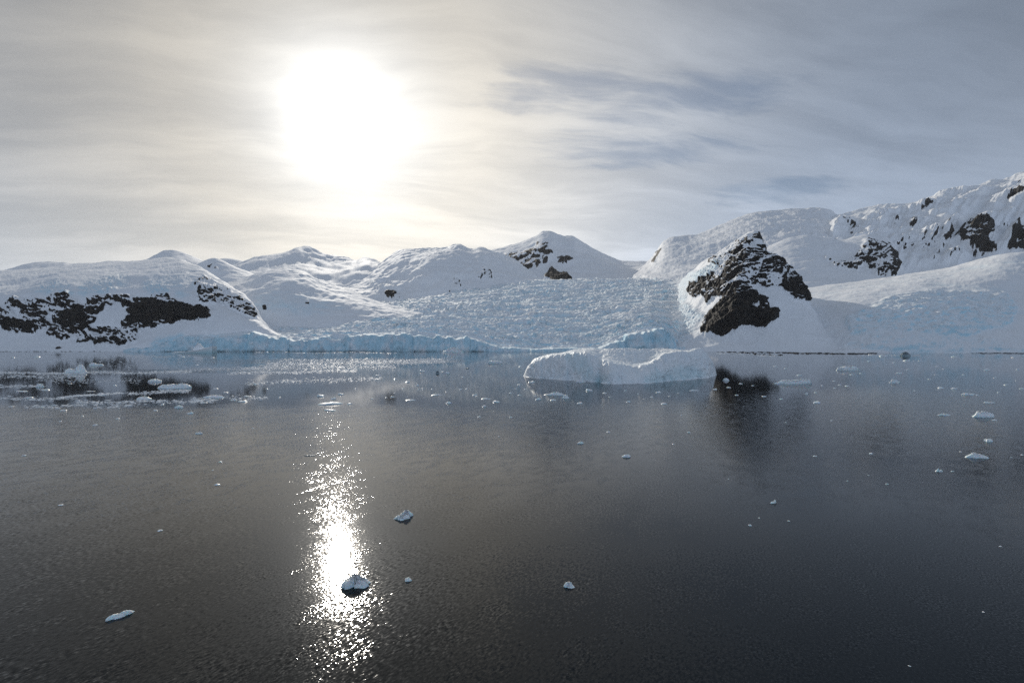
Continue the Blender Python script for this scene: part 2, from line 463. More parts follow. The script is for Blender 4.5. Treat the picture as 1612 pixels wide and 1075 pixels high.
sheet('rounded_snow_mountain', 490, 920, 1.0, [
    dict(v=480, Y=1950, n=30),
    dict(v=[(490, 475), (560, 455), (620, 440), (680, 420), (740, 425), (800, 440), (920, 470)], Y=2250, n=50),
    dict(v=[(490, 470), (530, 458), (552, 449), (575, 436), (600, 415), (618, 399), (634, 392), (655, 392), (690, 392), (706, 389), (722, 385), (734, 389), (745, 392), (756, 389), (770, 393), (790, 398), (815, 410), (835, 424), (855, 440), (920, 465)], Y=2900)],
    [(26, 330, 6, False), (7, 70, 4, True), (1.5, 18, 3, False)],
    [R(zB([(765, 410), (800, 385), (860, 395), (885, 437), (830, 437)]), loose=0.2), R(zB([(1215, 262), (1250, 262), (1260, 365), (1200, 365)]), loose=0.5),
     R(zB([(1110, 388), (1190, 372), (1200, 390)])), R(zB([(1345, 325), (1375, 240), (1400, 245), (1440, 285), (1425, 330), (1380, 320)]), loose=0.45), R(zB([(950, 262), (980, 255), (985, 268)])),
     R(zB([(700, 330), (780, 280), (900, 350), (880, 390), (760, 380)]), loose=0.9)], seed=6, rockname='rock_outcrop', rock_relief=(12, 45), snow_cut=0.74, warp=9)
sheet('pointed_snow_peak', 660, 1130, 1.0, [
    dict(v=460, Y=2500, n=30),
    dict(v=[(660, 445), (780, 425), (860, 415), (930, 425), (1000, 432), (1130, 440)], Y=3000, n=55),
    dict(v=[(660, 430), (720, 412), (770, 395), (800, 386), (815, 381), (830, 375), (845, 369), (856, 364), (864, 364), (880, 370), (890, 373), (900, 373), (912, 378), (940, 393), (960, 403), (980, 411), (1000, 413), (1030, 412), (1060, 416), (1130, 430)], Y=3900)],
    [(30, 420, 6, False), (8, 80, 4, False)],
    [R(zC([(240, 160), (300, 140), (335, 230), (310, 265), (250, 315), (180, 325), (60, 285), (70, 235), (200, 205), (245, 200)]), loose=0.1),
     R(zC([(365, 262), (430, 236), (475, 255), (430, 280)]), loose=-0.2),
     R(zC([(295, 345), (350, 305), (380, 340), (430, 330), (468, 382), (440, 402), (360, 412)]), loose=-0.5), R(zC([(165, 370), (210, 372), (220, 412), (200, 412)]), loose=0.3)],
    seed=7, rockname='rock_face', rock_relief=(14, 60), snow_cut=0.70, warp=7, ledge=(0.7, 0.7))
def crev(U, V, P, t, im):
    return 9.0 * fbm(P, (60, 160, 60), 5, 0.6, 31, True) * np.clip(t * 2, 0, 1)
sheet('snow_plateau', 960, 1430, 1.0, [
    dict(v=[(960, 475), (1040, 455), (1430, 450)], Y=1900, n=30),
    dict(v=[(960, 465), (1010, 440), (1080, 415), (1160, 400), (1260, 380), (1430, 400)], Y=2400, n=70),
    dict(v=[(960, 452), (1000, 428), (1020, 414), (1034, 397), (1048, 378), (1062, 372), (1085, 371), (1105, 367), (1130, 358), (1160, 345), (1190, 335), (1215, 331), (1250, 330), (1290, 330), (1304, 333), (1318, 341), (1340, 352), (1365, 372), (1430, 410)], Y=3200)],
    [(24, 330, 6, False)], [R(zC([(940, 280), (985, 215), (1015, 190), (1000, 230), (960, 280)]), loose=0.3)], seed=8, serac=crev, rockname='rock_outcrop', rock_relief=(8, 40), snow_cut=0.85)
def gully(U, V, P, t, im):
    q = np.stack([(U + 0.75 * V) / 44.0, (V - 0.4 * U) / 190.0, np.zeros(U.shape) + 3.3], -1)
    g = fbm(q, 1.0, 4, 0.45, 41, True)
    g2 = fbm(P, (260, 200, 260), 3, 0.5, 42)
    return (56.0 * g * np.clip(0.7 + 1.6 * g2, 0.15, 1.5) + 3.0 * fbm(P, (70, 70, 45), 4, 0.6, 43, True)) * np.clip(t * 1.4, 0, 1) * np.clip((2.15 - t) * 2, 0.15, 1)
sheet('high_snow_ridge', 1270, 1830, 0.9, [
    dict(v=448, Y=1800, n=30),
    dict(v=[(1270, 420), (1400, 400), (1500, 390), (1612, 375), (1830, 350)], Y=2150, n=110),
    dict(v=[(1270, 362), (1300, 350), (1322, 342), (1360, 333), (1400, 325), (1440, 318), (1470, 311), (1490, 304), (1500, 302), (1540, 293), (1580, 284), (1612, 275), (1700, 255), (1830, 248)], Y=3000)],
    [(20, 200, 5, False), (2.5, 40, 3, True)],
    [R(zH([(690, 580), (760, 520), (820, 480), (930, 500), (1000, 490), (1100, 480), (1100, 560), (1180, 600), (1180, 640), (1050, 700), (960, 690), (860, 700), (760, 660)]), loose=0.75),
     R(zH([(1120, 500), (1230, 395), (1330, 440), (1400, 450), (1400, 510), (1340, 540), (1415, 590), (1410, 635), (1350, 655), (1235, 650), (1250, 580), (1170, 560)]), loose=0.1),
     R(zH([(1475, 612), (1530, 490), (1600, 445), (1700, 420), (1760, 620)])),
     R(zH([(870, 330), (930, 320), (1010, 240), (1020, 260), (950, 350)]), loose=0.3), R(zH([(1130, 215), (1250, 200), (1370, 175), (1360, 200), (1240, 230), (1170, 250)]), loose=0.35),
     R(zH([(345, 420), (400, 400), (460, 460), (440, 510), (410, 500)]), loose=0.2), R(zH([(770, 440), (850, 410), (870, 430), (810, 460)]), loose=0.3),
     R(zH([(1530, 130), (1612, 105), (1640, 150), (1560, 145)]), loose=0.3), R(zH([(1450, 260), (1530, 225), (1600, 200), (1640, 230), (1500, 270)]), loose=0.4),
     R(zH([(620, 480), (700, 380), (730, 400), (720, 470)]), loose=0.45), R(zH([(1010, 440), (1100, 430), (1060, 460)]), loose=0.4), R(zH([(1430, 430), (1510, 420), (1480, 440)]), loose=0.3)],
    seed=9, serac=gully, rockname='rock_face', rock_relief=(14, 60), snow_cut=0.66, warp=7, ledge=(0.8, 0.6))
sheet('snow_shoulder', 1120, 1480, 0.9, [
    dict(v=[(1120, 470), (1300, 452), (1480, 446)], Y=1400, n=36),
    dict(v=[(1120, 450), (1200, 425), (1300, 412), (1400, 410), (1430, 432), (1480, 445)], Y=1600, n=60),
    dict(v=[(1120, 430), (1180, 400), (1205, 390), (1230, 380), (1250, 374), (1268, 372), (1300, 375), (1322, 377), (1345, 373), (1365, 370), (1380, 372), (1395, 376), (1406, 386), (1414, 402), (1419, 425), (1430, 440), (1480, 450)], Y=1900)],
    [(12, 150, 6, False), (2.0, 30, 3, False)],
    [R(zH([(200, 625), (250, 650), (300, 690), (360, 655), (430, 640), (480, 580), (485, 520), (520, 500), (600, 550), (655, 545), (700, 610), (742, 680), (715, 778), (640, 788), (565, 782), (540, 740), (480, 700), (430, 735), (320, 725), (280, 710)]), loose=0.05)],
    seed=10, rockname='rock_cliff', rock_relief=(11, 42), snow_cut=0.62, warp=6, ledge=(0.8, 0.6))

# the snow dome behind the left headland
sheet('snow_dome', 300, 720, 1.0, [
    dict(v=[(300, 545), (450, 540), (720, 535)], Y=1060, n=40), dict(v=[(300, 480), (370, 470), (440, 462), (520, 478), (600, 490), (720, 502)], Y=1220, n=50),
    dict(v=[(300, 462), (340, 452), (362, 446), (385, 441), (410, 432), (435, 427), (462, 425), (480, 428), (500, 439), (520, 447), (545, 455), (570, 466), (600, 478), (640, 488), (720, 500)], Y=1520)],
    [(11, 150, 5, False), (3.0, 45, 4, True), (0.8, 12, 3, False)],
    [R(zB([(-20, 470), (10, 490), (0, 540), (-20, 530)])), R(zB([(35, 462), (65, 455), (85, 490), (60, 498)])), R(zB([(295, 455), (325, 440), (330, 465), (305, 470)])), R(zB([(225, 468), (270, 466), (268, 472)])),
     I(zB([(0, 380), (120, 370), (330, 390), (480, 440), (560, 490), (400, 520), (100, 500), (0, 480)]), 0.5)],
    seed=11, rockname='rock_outcrop', rock_relief=(5, 18), snow_cut=0.66, warp=5)

# left headland: ice cap over black cliffs
def capser(U, V, P, t, im):
    return im * (4.2 * fbm(P, (34, 40, 20), 5, 0.55, 51, True) + 1.0 * fbm(P, 9, 3, 0.6, 52, True) - 3.0)
sheet('left_headland', -330, 560, 0.8, [
    dict(v=[(-330, 553), (560, 553)], Y=890, z=-2, n=8),
    dict(v=[(-330, 545), (0, 546), (60, 548), (200, 543), (330, 545), (420, 550), (560, 552)], Y=905, n=34),
    dict(v=[(-330, 515), (0, 515), (100, 522), (200, 522), (290, 508), (345, 500), (400, 512), (470, 540), (560, 551)], Y=945, n=62),
    dict(v=[(-330, 465), (0, 470), (110, 462), (200, 462), (280, 462), (340, 474), (395, 494), (430, 522), (560, 550)], Y=1010, n=58),
    dict(v=[(-330, 434), (-100, 429), (0, 427), (60, 424), (130, 417), (200, 413), (240, 409), (265, 407), (282, 409), (302, 416), (323, 427), (340, 437), (356, 446), (374, 457), (390, 468), (404, 485), (416, 505), (440, 524), (480, 540), (560, 550)], Y=[(-330, 1500), (250, 1500), (340, 1200), (420, 1060), (560, 960)])],
    [(7, 140, 5, False), (2.2, 40, 4, True), (0.7, 12, 3, False)],
    [R(zA([(-900, 520), (-400, 480), (-200, 500), (0, 505), (100, 420), (190, 440), (280, 430), (350, 398), (425, 398), (440, 430), (520, 475), (530, 430), (620, 402), (700, 410), (800, 415), (900, 430), (940, 393), (1010, 400), (1100, 450), (1200, 475), (1290, 512), (1303, 545), (1270, 567), (1150, 557), (1050, 567), (960, 600), (850, 610), (830, 680), (690, 708), (560, 690), (480, 700), (520, 660), (400, 682), (290, 662), (310, 600), (200, 637), (120, 642), (0, 605), (-300, 620), (-900, 610)])),
     R(zA([(790, 470), (900, 440), (1100, 465), (1290, 520), (1290, 550), (1050, 560), (880, 600), (810, 570)]), loose=-1.2), R(zA([(390, 520), (500, 480), (560, 560), (530, 640), (400, 650), (380, 580)]), loose=-0.9), R(zA([(0, 560), (120, 580), (230, 590), (190, 640), (0, 605)]), loose=-0.8),
     R(zA([(1215, 330), (1300, 325), (1360, 350), (1280, 380), (1300, 460), (1220, 440)]), loose=-1.1), R(zA([(1330, 385), (1400, 395), (1540, 490), (1535, 530), (1440, 505), (1320, 430)]), loose=-1.1),
     SN(zA([(590, 545), (640, 480), (715, 448), (785, 490), (780, 540), (725, 612), (640, 605), (560, 610)])), SN(zA([(300, 520), (345, 500), (330, 580), (300, 560)])), SN(zA([(85, 490), (130, 490), (150, 540), (90, 520)])),
     R(zA([(1150, 345), (1240, 285), (1300, 320), (1360, 348), (1400, 388), (1480, 430), (1548, 490), (1538, 537), (1480, 530), (1400, 490), (1320, 440), (1285, 395), (1305, 462), (1260, 467), (1200, 440), (1185, 370)])),
     R(zA([(640, 370), (700, 362), (700, 372)])), R(zA([(880, 372), (905, 378), (890, 385)])),
     I(zA([(180, 400), (250, 330), (340, 310), (430, 350), (460, 420), (350, 400)]), 0.9), I(zA([(460, 390), (480, 350), (620, 290), (740, 262), (800, 300), (780, 340), (640, 380), (520, 410)]), 0.9),
     I(zA([(850, 350), (880, 300), (1000, 290), (1100, 330), (1010, 400), (900, 390)]), 1.0), I(zA([(1000, 280), (1150, 250), (1200, 330), (1120, 420), (1080, 420)]), 0.5),
     I(zA([(900, 720), (960, 660), (1100, 650), (1180, 690), (1130, 745), (930, 745)]), 1.0)],
    back=(500, 160), seed=12, rockname='rock_cliff', rock_relief=(11, 36), snow_cut=0.44, serac=capser, warp=6.5, ledge=(0.95, -0.3))

# the glacier
def terr(P, period, wig, seed, aniso=(70, 40, 40)):
    n = fbm(P, aniso, 3, 0.55, seed)
    ph = (P[..., 1] + wig * n + 0.12 * P[..., 0]) / period
    f = ph - np.floor(ph)
    return np.where(f < 0.22, f / 0.22, (1 - f) / 0.78)
def icefall(U, V, P, t, im):
    amp = np.clip((t - 2.0) * 1.4, 0, 1) * (0.8 + 0.7 * fbm(P, 200.0, 3, 0.5, 60))
    m1 = np.clip(0.6 + 1.3 * fbm(P, (60, 40, 40), 3, 0.55, 65), 0, 1.5)
    m2 = np.clip(0.35 + 2.2 * fbm(P, (110, 80, 80), 3, 0.6, 69), 0, 1.3)
    a = terr(P, 41.0, 120.0, 66, (60, 30, 30)) * 9.0 * m1 + terr(P, 17.0, 70.0, 67, (24, 14, 14)) * 2.6 * np.clip(1.2 - m1, 0.2, 1)
    a = a + m2 * 4.2 * fbm(P, (34, 20, 22), 5, 0.6, 70, True)
    a = a + terr(P, 120.0, 190.0, 94, (130, 70, 70)) * 10.0 * np.clip((t - 3.4) * 1.2, 0, 1)
    b = fbm(P, (140, 90, 90), 4, 0.5, 62, False) * 10.0
    c = fbm(P, (15, 9, 10), 4, 0.65, 63, True) * 1.0
    facew = np.clip(t * 3 + 0.6, 0, 1) * np.clip((2.0 - t) / 0.6, 0, 1) * 1.3
    blk = np.interp(U[0], _lu, BLK)[None, :] * np.clip(t * 3 + 0.6, 0, 1) * np.clip((2.2 - t) / 0.9, 0, 1)
    Pc = P * np.array([1, 1, 0.14], np.float32)
    col = fbm(Pc, 26.0, 4, 0.62, 64, True) * 6.5 + fbm(P, 9.0, 3, 0.6, 68, True) * 1.2
    amp = amp * (0.35 + 0.65 * sstep(U, 1095, 1030)) * (0.45 + 0.55 * np.clip((t - 2.9) * 2, 0, 1))
    return amp * (a + b + c), facew * col + blk * 1.2
TOP = [(200, 549), (260, 542), (330, 527), (400, 508), (450, 500), (520, 490), (580, 480), (650, 470), (720, 459), (760, 454), (800, 450), (850, 446), (900, 444), (950, 443), (1000, 444), (1050, 443), (1080, 440), (1160, 438)]
LIP = [(200, 550), (250, 545), (275, 534), (300, 531), (330, 531), (360, 527), (400, 526), (430, 533), (480, 535), (540, 530), (600, 528), (640, 525), (665, 528), (700, 532), (735, 533), (760, 540), (785, 547), (830, 549), (900, 548), (940, 549), (958, 541), (985, 531), (1010, 523), (1040, 520), (1054, 526), (1063, 546), (1160, 551)]
_lr = np.random.RandomState(5)
_lu = np.arange(200, 1161, 1.0)
_lv = np.interp(_lu, *zip(*LIP))
_jag = np.zeros(len(_lu))
for _st, _am in ((23, 2.6), (9, 2.0), (4, 1.2)):                # broken blocks along the lip
    _k = np.repeat(_lr.uniform(-1, 1, len(_lu) // _st + 2), _st)[:len(_lu)]
    _jag += np.convolve(np.pad(_k, 1, mode='edge'), [0.25, 0.5, 0.25], 'valid') * _am
BLK = np.zeros(len(_lu)); _i = 0
while _i < len(_lu):
    _w = _lr.randint(4, 17); BLK[_i:_i + _w] = _lr.uniform(0, 11) * (1 - 0.4 * np.linspace(0, 1, _w)[:len(BLK[_i:_i + _w])]); _i += _w
LIPJ = list(zip(_lu, np.minimum(_lv + _jag * np.clip((553 - _lv) / 20.0, 0.12, 1), 551.5)))
_ls = np.convolve(np.pad(_lv, 40, mode='edge'), np.ones(81) / 81, 'valid')
def frac(f): return [(u, float(np.interp(u, _lu, _ls) * (1 - f) + np.interp(u, *zip(*TOP)) * f)) for u in range(200, 1161, 20)]
sheet('glacier', 200, 1160, 0.9, [
    dict(v=554, Y=888, z=-2, n=20), dict(v=[(u_, v_ + 0.04 * (553 - v_)) for u_, v_ in LIPJ], Y=899, n=44), dict(v=[(u_, v_ - 0.6) for u_, v_ in LIPJ], Y=908, n=8), dict(v=[(u_, v_ - 2.0) for u_, v_ in zip(_lu[::8], np.convolve(np.pad(_lv, 10, mode='edge'), np.ones(21) / 21, 'valid')[::8])], Y=922, n=90),
    dict(v=frac(0.30), Y=[(200, 1080), (900, 1080), (1000, 1072), (1060, 1056), (1090, 1040), (1160, 1000)], n=80), dict(v=frac(0.62), Y=[(200, 1420), (880, 1420), (1000, 1390), (1060, 1325), (1090, 1260), (1160, 1150)], n=70), dict(v=frac(0.88), Y=[(200, 1850), (880, 1850), (1000, 1800), (1060, 1690), (1090, 1560), (1160, 1400)], n=50),
    dict(v=TOP, Y=[(200, 2200), (880, 2200), (1000, 2140), (1060, 2010), (1090, 1800), (1160, 1600)], n=12), dict(v=[(200, 540), (600, 474), (800, 447), (1000, 442), (1160, 438)], Y=2600)],
    [(2.0, 60, 4, False)], [], back=None, seed=13, serac=icefall, ice_slope=0.50, base_ice=0.22, hollow=(2.2, 0.55))

# the nunatak with its snow apron
def flank(U, V, P, t, im):
    a1 = np.interp(V, [364, 430, 545], [1188, 1176, 1150]); a2 = np.interp(V, [402, 440, 530], [1224, 1222, 1205])
    up = np.clip((3.75 - t) / 0.8, 0, 1) * np.clip((t - 0.8) / 0.8, 0, 1)
    ar = up * (20.0 * np.exp(-np.abs(U - a1) / 26.0) + 9.0 * np.exp(-np.abs(U - a2) / 13.0))
    return ar + flank2(P, im)
def flank2(P, im):
    return im * (7.0 * terr(P, 26.0, 60.0, 91, (40, 30, 30)) + 9.0 * fbm(P, (26, 34, 20), 5, 0.6, 92, True) + 4.0 * fbm(P, 9, 3, 0.6, 93, True))
sheet('rock_peak', 980, 1400, 0.62, [
    dict(v=[(980, 570), (1040, 560), (1064, 553.5), (1100, 553.5), (1400, 556)], Y=[(980, 900), (1400, 770)], z=-1.0, n=10),
    dict(v=[(980, 565), (1030, 556), (1058, 549), (1075, 544), (1100, 538), (1150, 534), (1200, 531), (1250, 533), (1300, 546), (1400, 555)], Y=[(980, 930), (1066, 915), (1150, 880), (1400, 800)], n=40),
    dict(v=[(980, 548), (1030, 534), (1056, 527), (1080, 516), (1110, 500), (1160, 482), (1200, 478), (1230, 492), (1270, 508), (1320, 535), (1400, 553)], Y=[(980, 1200), (1056, 1085), (1085, 1040), (1110, 1000), (1170, 925), (1400, 860)], n=90),
    dict(v=[(980, 500), (1030, 490), (1056, 488), (1080, 471), (1100, 450), (1120, 435), (1160, 420), (1190, 418), (1215, 428), (1240, 450), (1275, 490), (1320, 530), (1400, 551)], Y=[(980, 1500), (1056, 1365), (1085, 1268), (1110, 1170), (1180, 1000), (1400, 930)], n=90),
    dict(v=[(980, 452), (1030, 449), (1056, 453), (1070, 446), (1080, 438), (1090, 428), (1105, 413), (1120, 405), (1140, 393), (1152, 384), (1162, 377), (1172, 370), (1182, 365), (1192, 364), (1197, 374), (1201, 388), (1206, 400), (1213, 407), (1219, 402), (1224, 405), (1236, 416), (1246, 420), (1256, 434), (1263, 448), (1269, 466), (1273, 486), (1290, 508), (1320, 530), (1400, 551)], Y=[(980, 2200), (1056, 2030), (1085, 1760), (1110, 1480), (1150, 1220), (1190, 1075), (1250, 1030), (1400, 980)])],
    [(6, 90, 5, True), (1.6, 22, 4, True)],
    [R(zJ([(290, 330), (520, 160), (640, 95), (665, 270), (760, 285), (870, 340), (985, 560), (760, 545), (640, 520), (560, 560), (430, 600), (280, 575), (165, 540), (195, 480), (440, 400)]), loose=0.92),
     R(zJ([(160, 530), (195, 488), (300, 447), (350, 428), (400, 480), (440, 440), (470, 360), (500, 300), (550, 250), (600, 283), (640, 265), (680, 320), (645, 380), (610, 430), (560, 490), (500, 540), (430, 592), (390, 580), (300, 622), (278, 570), (220, 570), (205, 587)]), loose=0.12),
     R(zJ([(510, 237), (560, 190), (610, 150), (632, 100), (650, 110), (652, 185), (630, 215), (560, 240)])), R(zJ([(640, 462), (680, 370), (695, 310), (760, 285), (800, 340), (872, 348), (885, 390), (800, 395), (740, 442), (680, 457)])),
     R(zJ([(735, 520), (770, 460), (850, 440), (900, 415), (950, 480), (982, 560), (972, 617), (890, 602), (830, 562), (760, 545)])),
     R(zJ([(238, 842), (300, 740), (400, 650), (450, 578), (500, 550), (560, 540), (640, 580), (690, 618), (700, 680), (772, 690), (752, 765), (690, 808), (620, 803), (560, 792), (480, 842), (400, 878), (360, 855), (280, 852)])),
     R(zJ([(305, 332), (350, 286), (382, 310), (330, 338)])), R(zJ([(630, 510), (690, 498), (722, 530), (690, 547)]), loose=0.2), R(zJ([(460, 200), (520, 160), (540, 175), (480, 210)]), loose=0.4),
     R(zJ([(250, 840), (330, 730), (430, 620), (590, 620), (610, 700), (600, 790), (480, 840), (400, 875)]), loose=-1.2), R(zJ([(760, 500), (900, 440), (975, 560), (965, 612), (840, 560)]), loose=-0.6), R(zJ([(620, 720), (740, 690), (745, 765), (690, 805), (620, 800)]), loose=-0.8),
     I([(1035, 432), (1075, 428), (1098, 428), (1112, 445), (1088, 455), (1085, 478), (1112, 500), (1095, 525), (1075, 548), (1035, 552)], 0.45),
     I(zJ([(190, 470), (230, 400), (400, 330), (440, 340), (400, 420), (250, 470)]), 0.6)],
    back=(220, 110), seed=14, serac=flank, rockname='rock_cliff', rock_relief=(10.0, 28), snow_cut=0.50, warp=4.5, ledge=(0.72, 0.70))

# right hand snow slopes with their crevassed lip
def YR(y): return [(1180, y + 150), (1260, y + 88), (1310, y + 48), (1380, y + 12), (1450, y), (1830, y)]
def rightice(U, V, P, t, im):
    lip = im * (9.0 * fbm(P, (60, 26, 40), 5, 0.55, 71, True) + 3.0 * fbm(P, (16, 9, 12), 4, 0.6, 72, True) + 6.0 * terr(P, 38.0, 80.0, 77, (70, 40, 40)))
    face = np.exp(-((t - 0.8) / 0.6) ** 2) * (2.4 * fbm(P * np.array([1, 1, 0.3], np.float32), 18, 4, 0.6, 73, True))
    return lip + face
sheet('right_snow_slope', 1180, 1830, 0.9, [
    dict(v=556, Y=YR(770), z=-2.0, n=16),
    dict(v=[(1180, 552), (1280, 550), (1310, 543), (1340, 534), (1400, 532), (1480, 534), (1560, 540), (1612, 542), (1830, 545)], Y=YR(792), n=50),
    dict(v=[(1180, 520), (1290, 505), (1350, 498), (1450, 500), (1560, 505), (1612, 508), (1830, 512)], Y=YR(860), n=60),
    dict(v=[(1180, 490), (1280, 478), (1350, 470), (1400, 466), (1460, 462), (1560, 464), (1612, 466), (1830, 466)], Y=YR(1000), n=60),
    dict(v=[(1180, 475), (1270, 455), (1340, 446), (1400, 438), (1420, 434), (1450, 429), (1500, 420), (1550, 408), (1575, 401), (1600, 397.5), (1612, 397), (1700, 388), (1830, 380)], Y=[(1180, 1350), (1400, 1420), (1612, 1250), (1830, 1200)])],
    [(9, 170, 5, False), (2.4, 55, 4, True), (0.8, 14, 3, False)],
    [I([(1330, 500), (1400, 470), (1460, 460), (1580, 463), (1600, 490), (1590, 510), (1520, 528), (1400, 520), (1340, 525)], 0.55), I([(1320, 552), (1330, 530), (1400, 518), (1480, 525), (1560, 535), (1590, 553)], 0.2)],
    seed=15, serac=rightice, ice_slope=0.55, hollow=(3.0, 0.3), back=(300, 60))

# ------------------------------------------------------------------ shoreline stones
def rnd_rock(rs, n=7):
    pts = []
    for zz, rr in ((-0.5, 0.9), (0.25, 1.0), (0.75, 0.6)):
        for k in range(n):
            a = 2 * math.pi * k / n + rs.uniform(-0.25, 0.25)
            pts.append((math.cos(a) * rr * rs.uniform(0.75, 1.15), math.sin(a) * rr * rs.uniform(0.75, 1.15), zz * rs.uniform(0.8, 1.2)))
    pts.append((0, 0, 1.0))
    fs = []
    for lay in (0, 1):
        for k in range(n):
            a, b = lay * n + k, lay * n + (k + 1) % n
            fs += [(a, b, b + n), (a, b + n, a + n)]
    fs += [(2 * n + k, 2 * n + (k + 1) % n, 3 * n) for k in range(n)]
    return np.array(pts), np.array(fs)
def ground(u, v, z=0.0):
    Y = (H - z) * F / (v - CV)
    return np.array([(u - CU) / F * Y, Y, z])
m_, n_ = new_mat('wet_stone')
_gn = n_.node('ShaderNodeNewGeometry'); _n = n_.noise(E(n_, _gn.outputs['Position']), 1.5, 4, 0.6)
_b = n_.node('ShaderNodeBsdfPrincipled'); n_.put(_b.inputs['Base Color'], n_.mix(_n, (0.015, 0.015, 0.017), (0.07, 0.065, 0.06))); n_.put(_b.inputs['Roughness'], 0.55)
_o = n_.node('ShaderNodeOutputMaterial'); n_.t.links.new(_b.outputs[0], _o.inputs[0])
STONE = m_
rs = np.random.RandomState(21)
VV, FF, off = [], [], 0
def shore_run(pts, n, smin, smax, jit):
    global off
    us = [p[0] for p in pts]; vs = [p[1] for p in pts]
    for i in range(n):
        u = rs.uniform(us[0], us[-1]); v = float(np.interp(u, us, vs)) + rs.normal() * jit
        p = ground(u, v); s_ = rs.uniform(smin, smax)
        a, f = rnd_rock(rs)
        a = a * np.array([s_ * rs.uniform(1.2, 3.0), s_ * rs.uniform(0.8, 1.6), s_ * rs.uniform(0.4, 0.8)]) + p
        VV.append(a); FF.append(f + off); off += len(a)
shore_run([(1085, 552.6), (1140, 553.4), (1200, 554.2), (1260, 556.0), (1330, 557.0), (1380, 556.6)], 300, 0.4, 1.8, 0.45)
shore_run([(1135, 554.6), (1200, 557.5), (1235, 559.5)], 40, 0.4, 1.6, 0.6)
shore_run([(-60, 553.5), (60, 553.4), (130, 553.0), (270, 552.8)], 110, 0.4, 1.2, 0.2)
shore_run([(1530, 556.0), (1660, 556.5)], 120, 0.5, 1.3, 0.3)
st = link('shore_stones', np.concatenate(VV), np.concatenate(FF), STONE, smooth=False); st['kind'] = 'stuff'

def tag(o, label, cat, group=None):
    o['label'] = label; o['category'] = cat
    if group: o['group'] = group
    return o
a, f = rnd_rock(rs, 11); a = a * np.array([5.2, 3.5, 3.2])
b_ = link('boulder', a, f, STONE, smooth=False); b_.location = ((92 - CU) / F * 897, 897, 6.0)
tag(b_, 'lone black boulder on the snowy shore under the left cliffs', 'boulder')

# ------------------------------------------------------------------ the big iceberg
def zS(x): return x
IB = [(824, 592), (830, 593.2), (870, 596.5), (920, 600), (944, 602), (960, 603.5), (1000, 603.2), (1050, 599.5), (1090, 595.5), (1115, 593), (1128, 590)]
_jr = np.random.RandomState(12)
def jag(pts, a):
    us = np.arange(824, 1128.1, 2.0); vs = np.interp(us, *zip(*pts)); k = np.interp(us, np.arange(820, 1136, 5.0), _jr.uniform(-1, 1, 64)[:len(np.arange(820, 1136, 5.0))])
    k2 = np.repeat(_jr.uniform(-1, 1, 40), 4)[:len(us)]
    return [(u_, v_ + a * (0.7 * k1 + 0.6 * k_) * np.clip((u_ - 826) / 14, 0, 1) * np.clip((1126 - u_) / 14, 0, 1)) for u_, v_, k1, k_ in zip(us, vs, k, k2)]
def ibY(o, flat=False): return [(u_, H * F / (v_ - CV) + o * math.sin(math.pi * np.clip((u_ - 822) / 308.0, 0.0, 1)) ** 0.35) for u_, v_ in IB]
BKX = [824, 838, 850, 852, 872, 890, 893, 912, 930, 942, 944, 960, 975, 979, 1000, 1018, 1022, 1040, 1046, 1066, 1080, 1083, 1100, 1108, 1112, 1128]
BKY = [0, 1.5, 2.4, 0.6, 1.0, 2.6, 0.9, 1.2, 0.2, -1.6, 0.8, 3.0, 2.2, 0.8, 1.2, 2.8, 1.0, 1.8, -0.2, 0.6, 2.4, 0.8, 1.4, 2.2, 0.3, 0]
def bergnoise(U, V, P, t, im):
    w_ = np.clip(t * 2.2, 0, 1) * np.clip((U - 824) / 8, 0, 1) * np.clip((1128 - U) / 8, 0, 1)
    fr = np.clip((1.25 - t) / 0.5, 0.25, 1)
    d_ = 1.25 * fr * fbm(P * np.array([1, 1, 0.7], np.float32), 9.0, 5, 0.6, 81, True) + 0.42 * fbm(P * np.array([1, 1, 0.6], np.float32), 2.8, 4, 0.65, 82, True) + 1.2 * fbm(P, 24, 2, 0.5, 83)
    notch = -1.1 * np.exp(-(((U - 943) + (V - 585) * 0.15) / 5.0) ** 2) * np.exp(-((t - 0.9) / 0.7) ** 2)
    rib = 1.3 * np.exp(-(((U - 962) + (V - 590) * 0.9) / 3.0) ** 2) * np.exp(-((t - 0.5) / 0.5) ** 2)
    face_ = np.clip(t * 2, 0, 1) * np.clip((2.2 - t) / 0.8, 0, 1) * np.clip((U - 824) / 14, 0, 1) * np.clip((1128 - U) / 14, 0, 1)
    kk = np.interp(U, BKX, BKY) + 1.6 * fbm(P * np.array([1, 1, 0.8], np.float32), 7.0, 4, 0.6, 84, True)
    return w_ * d_ * 1.5 + notch + rib, face_ * kk
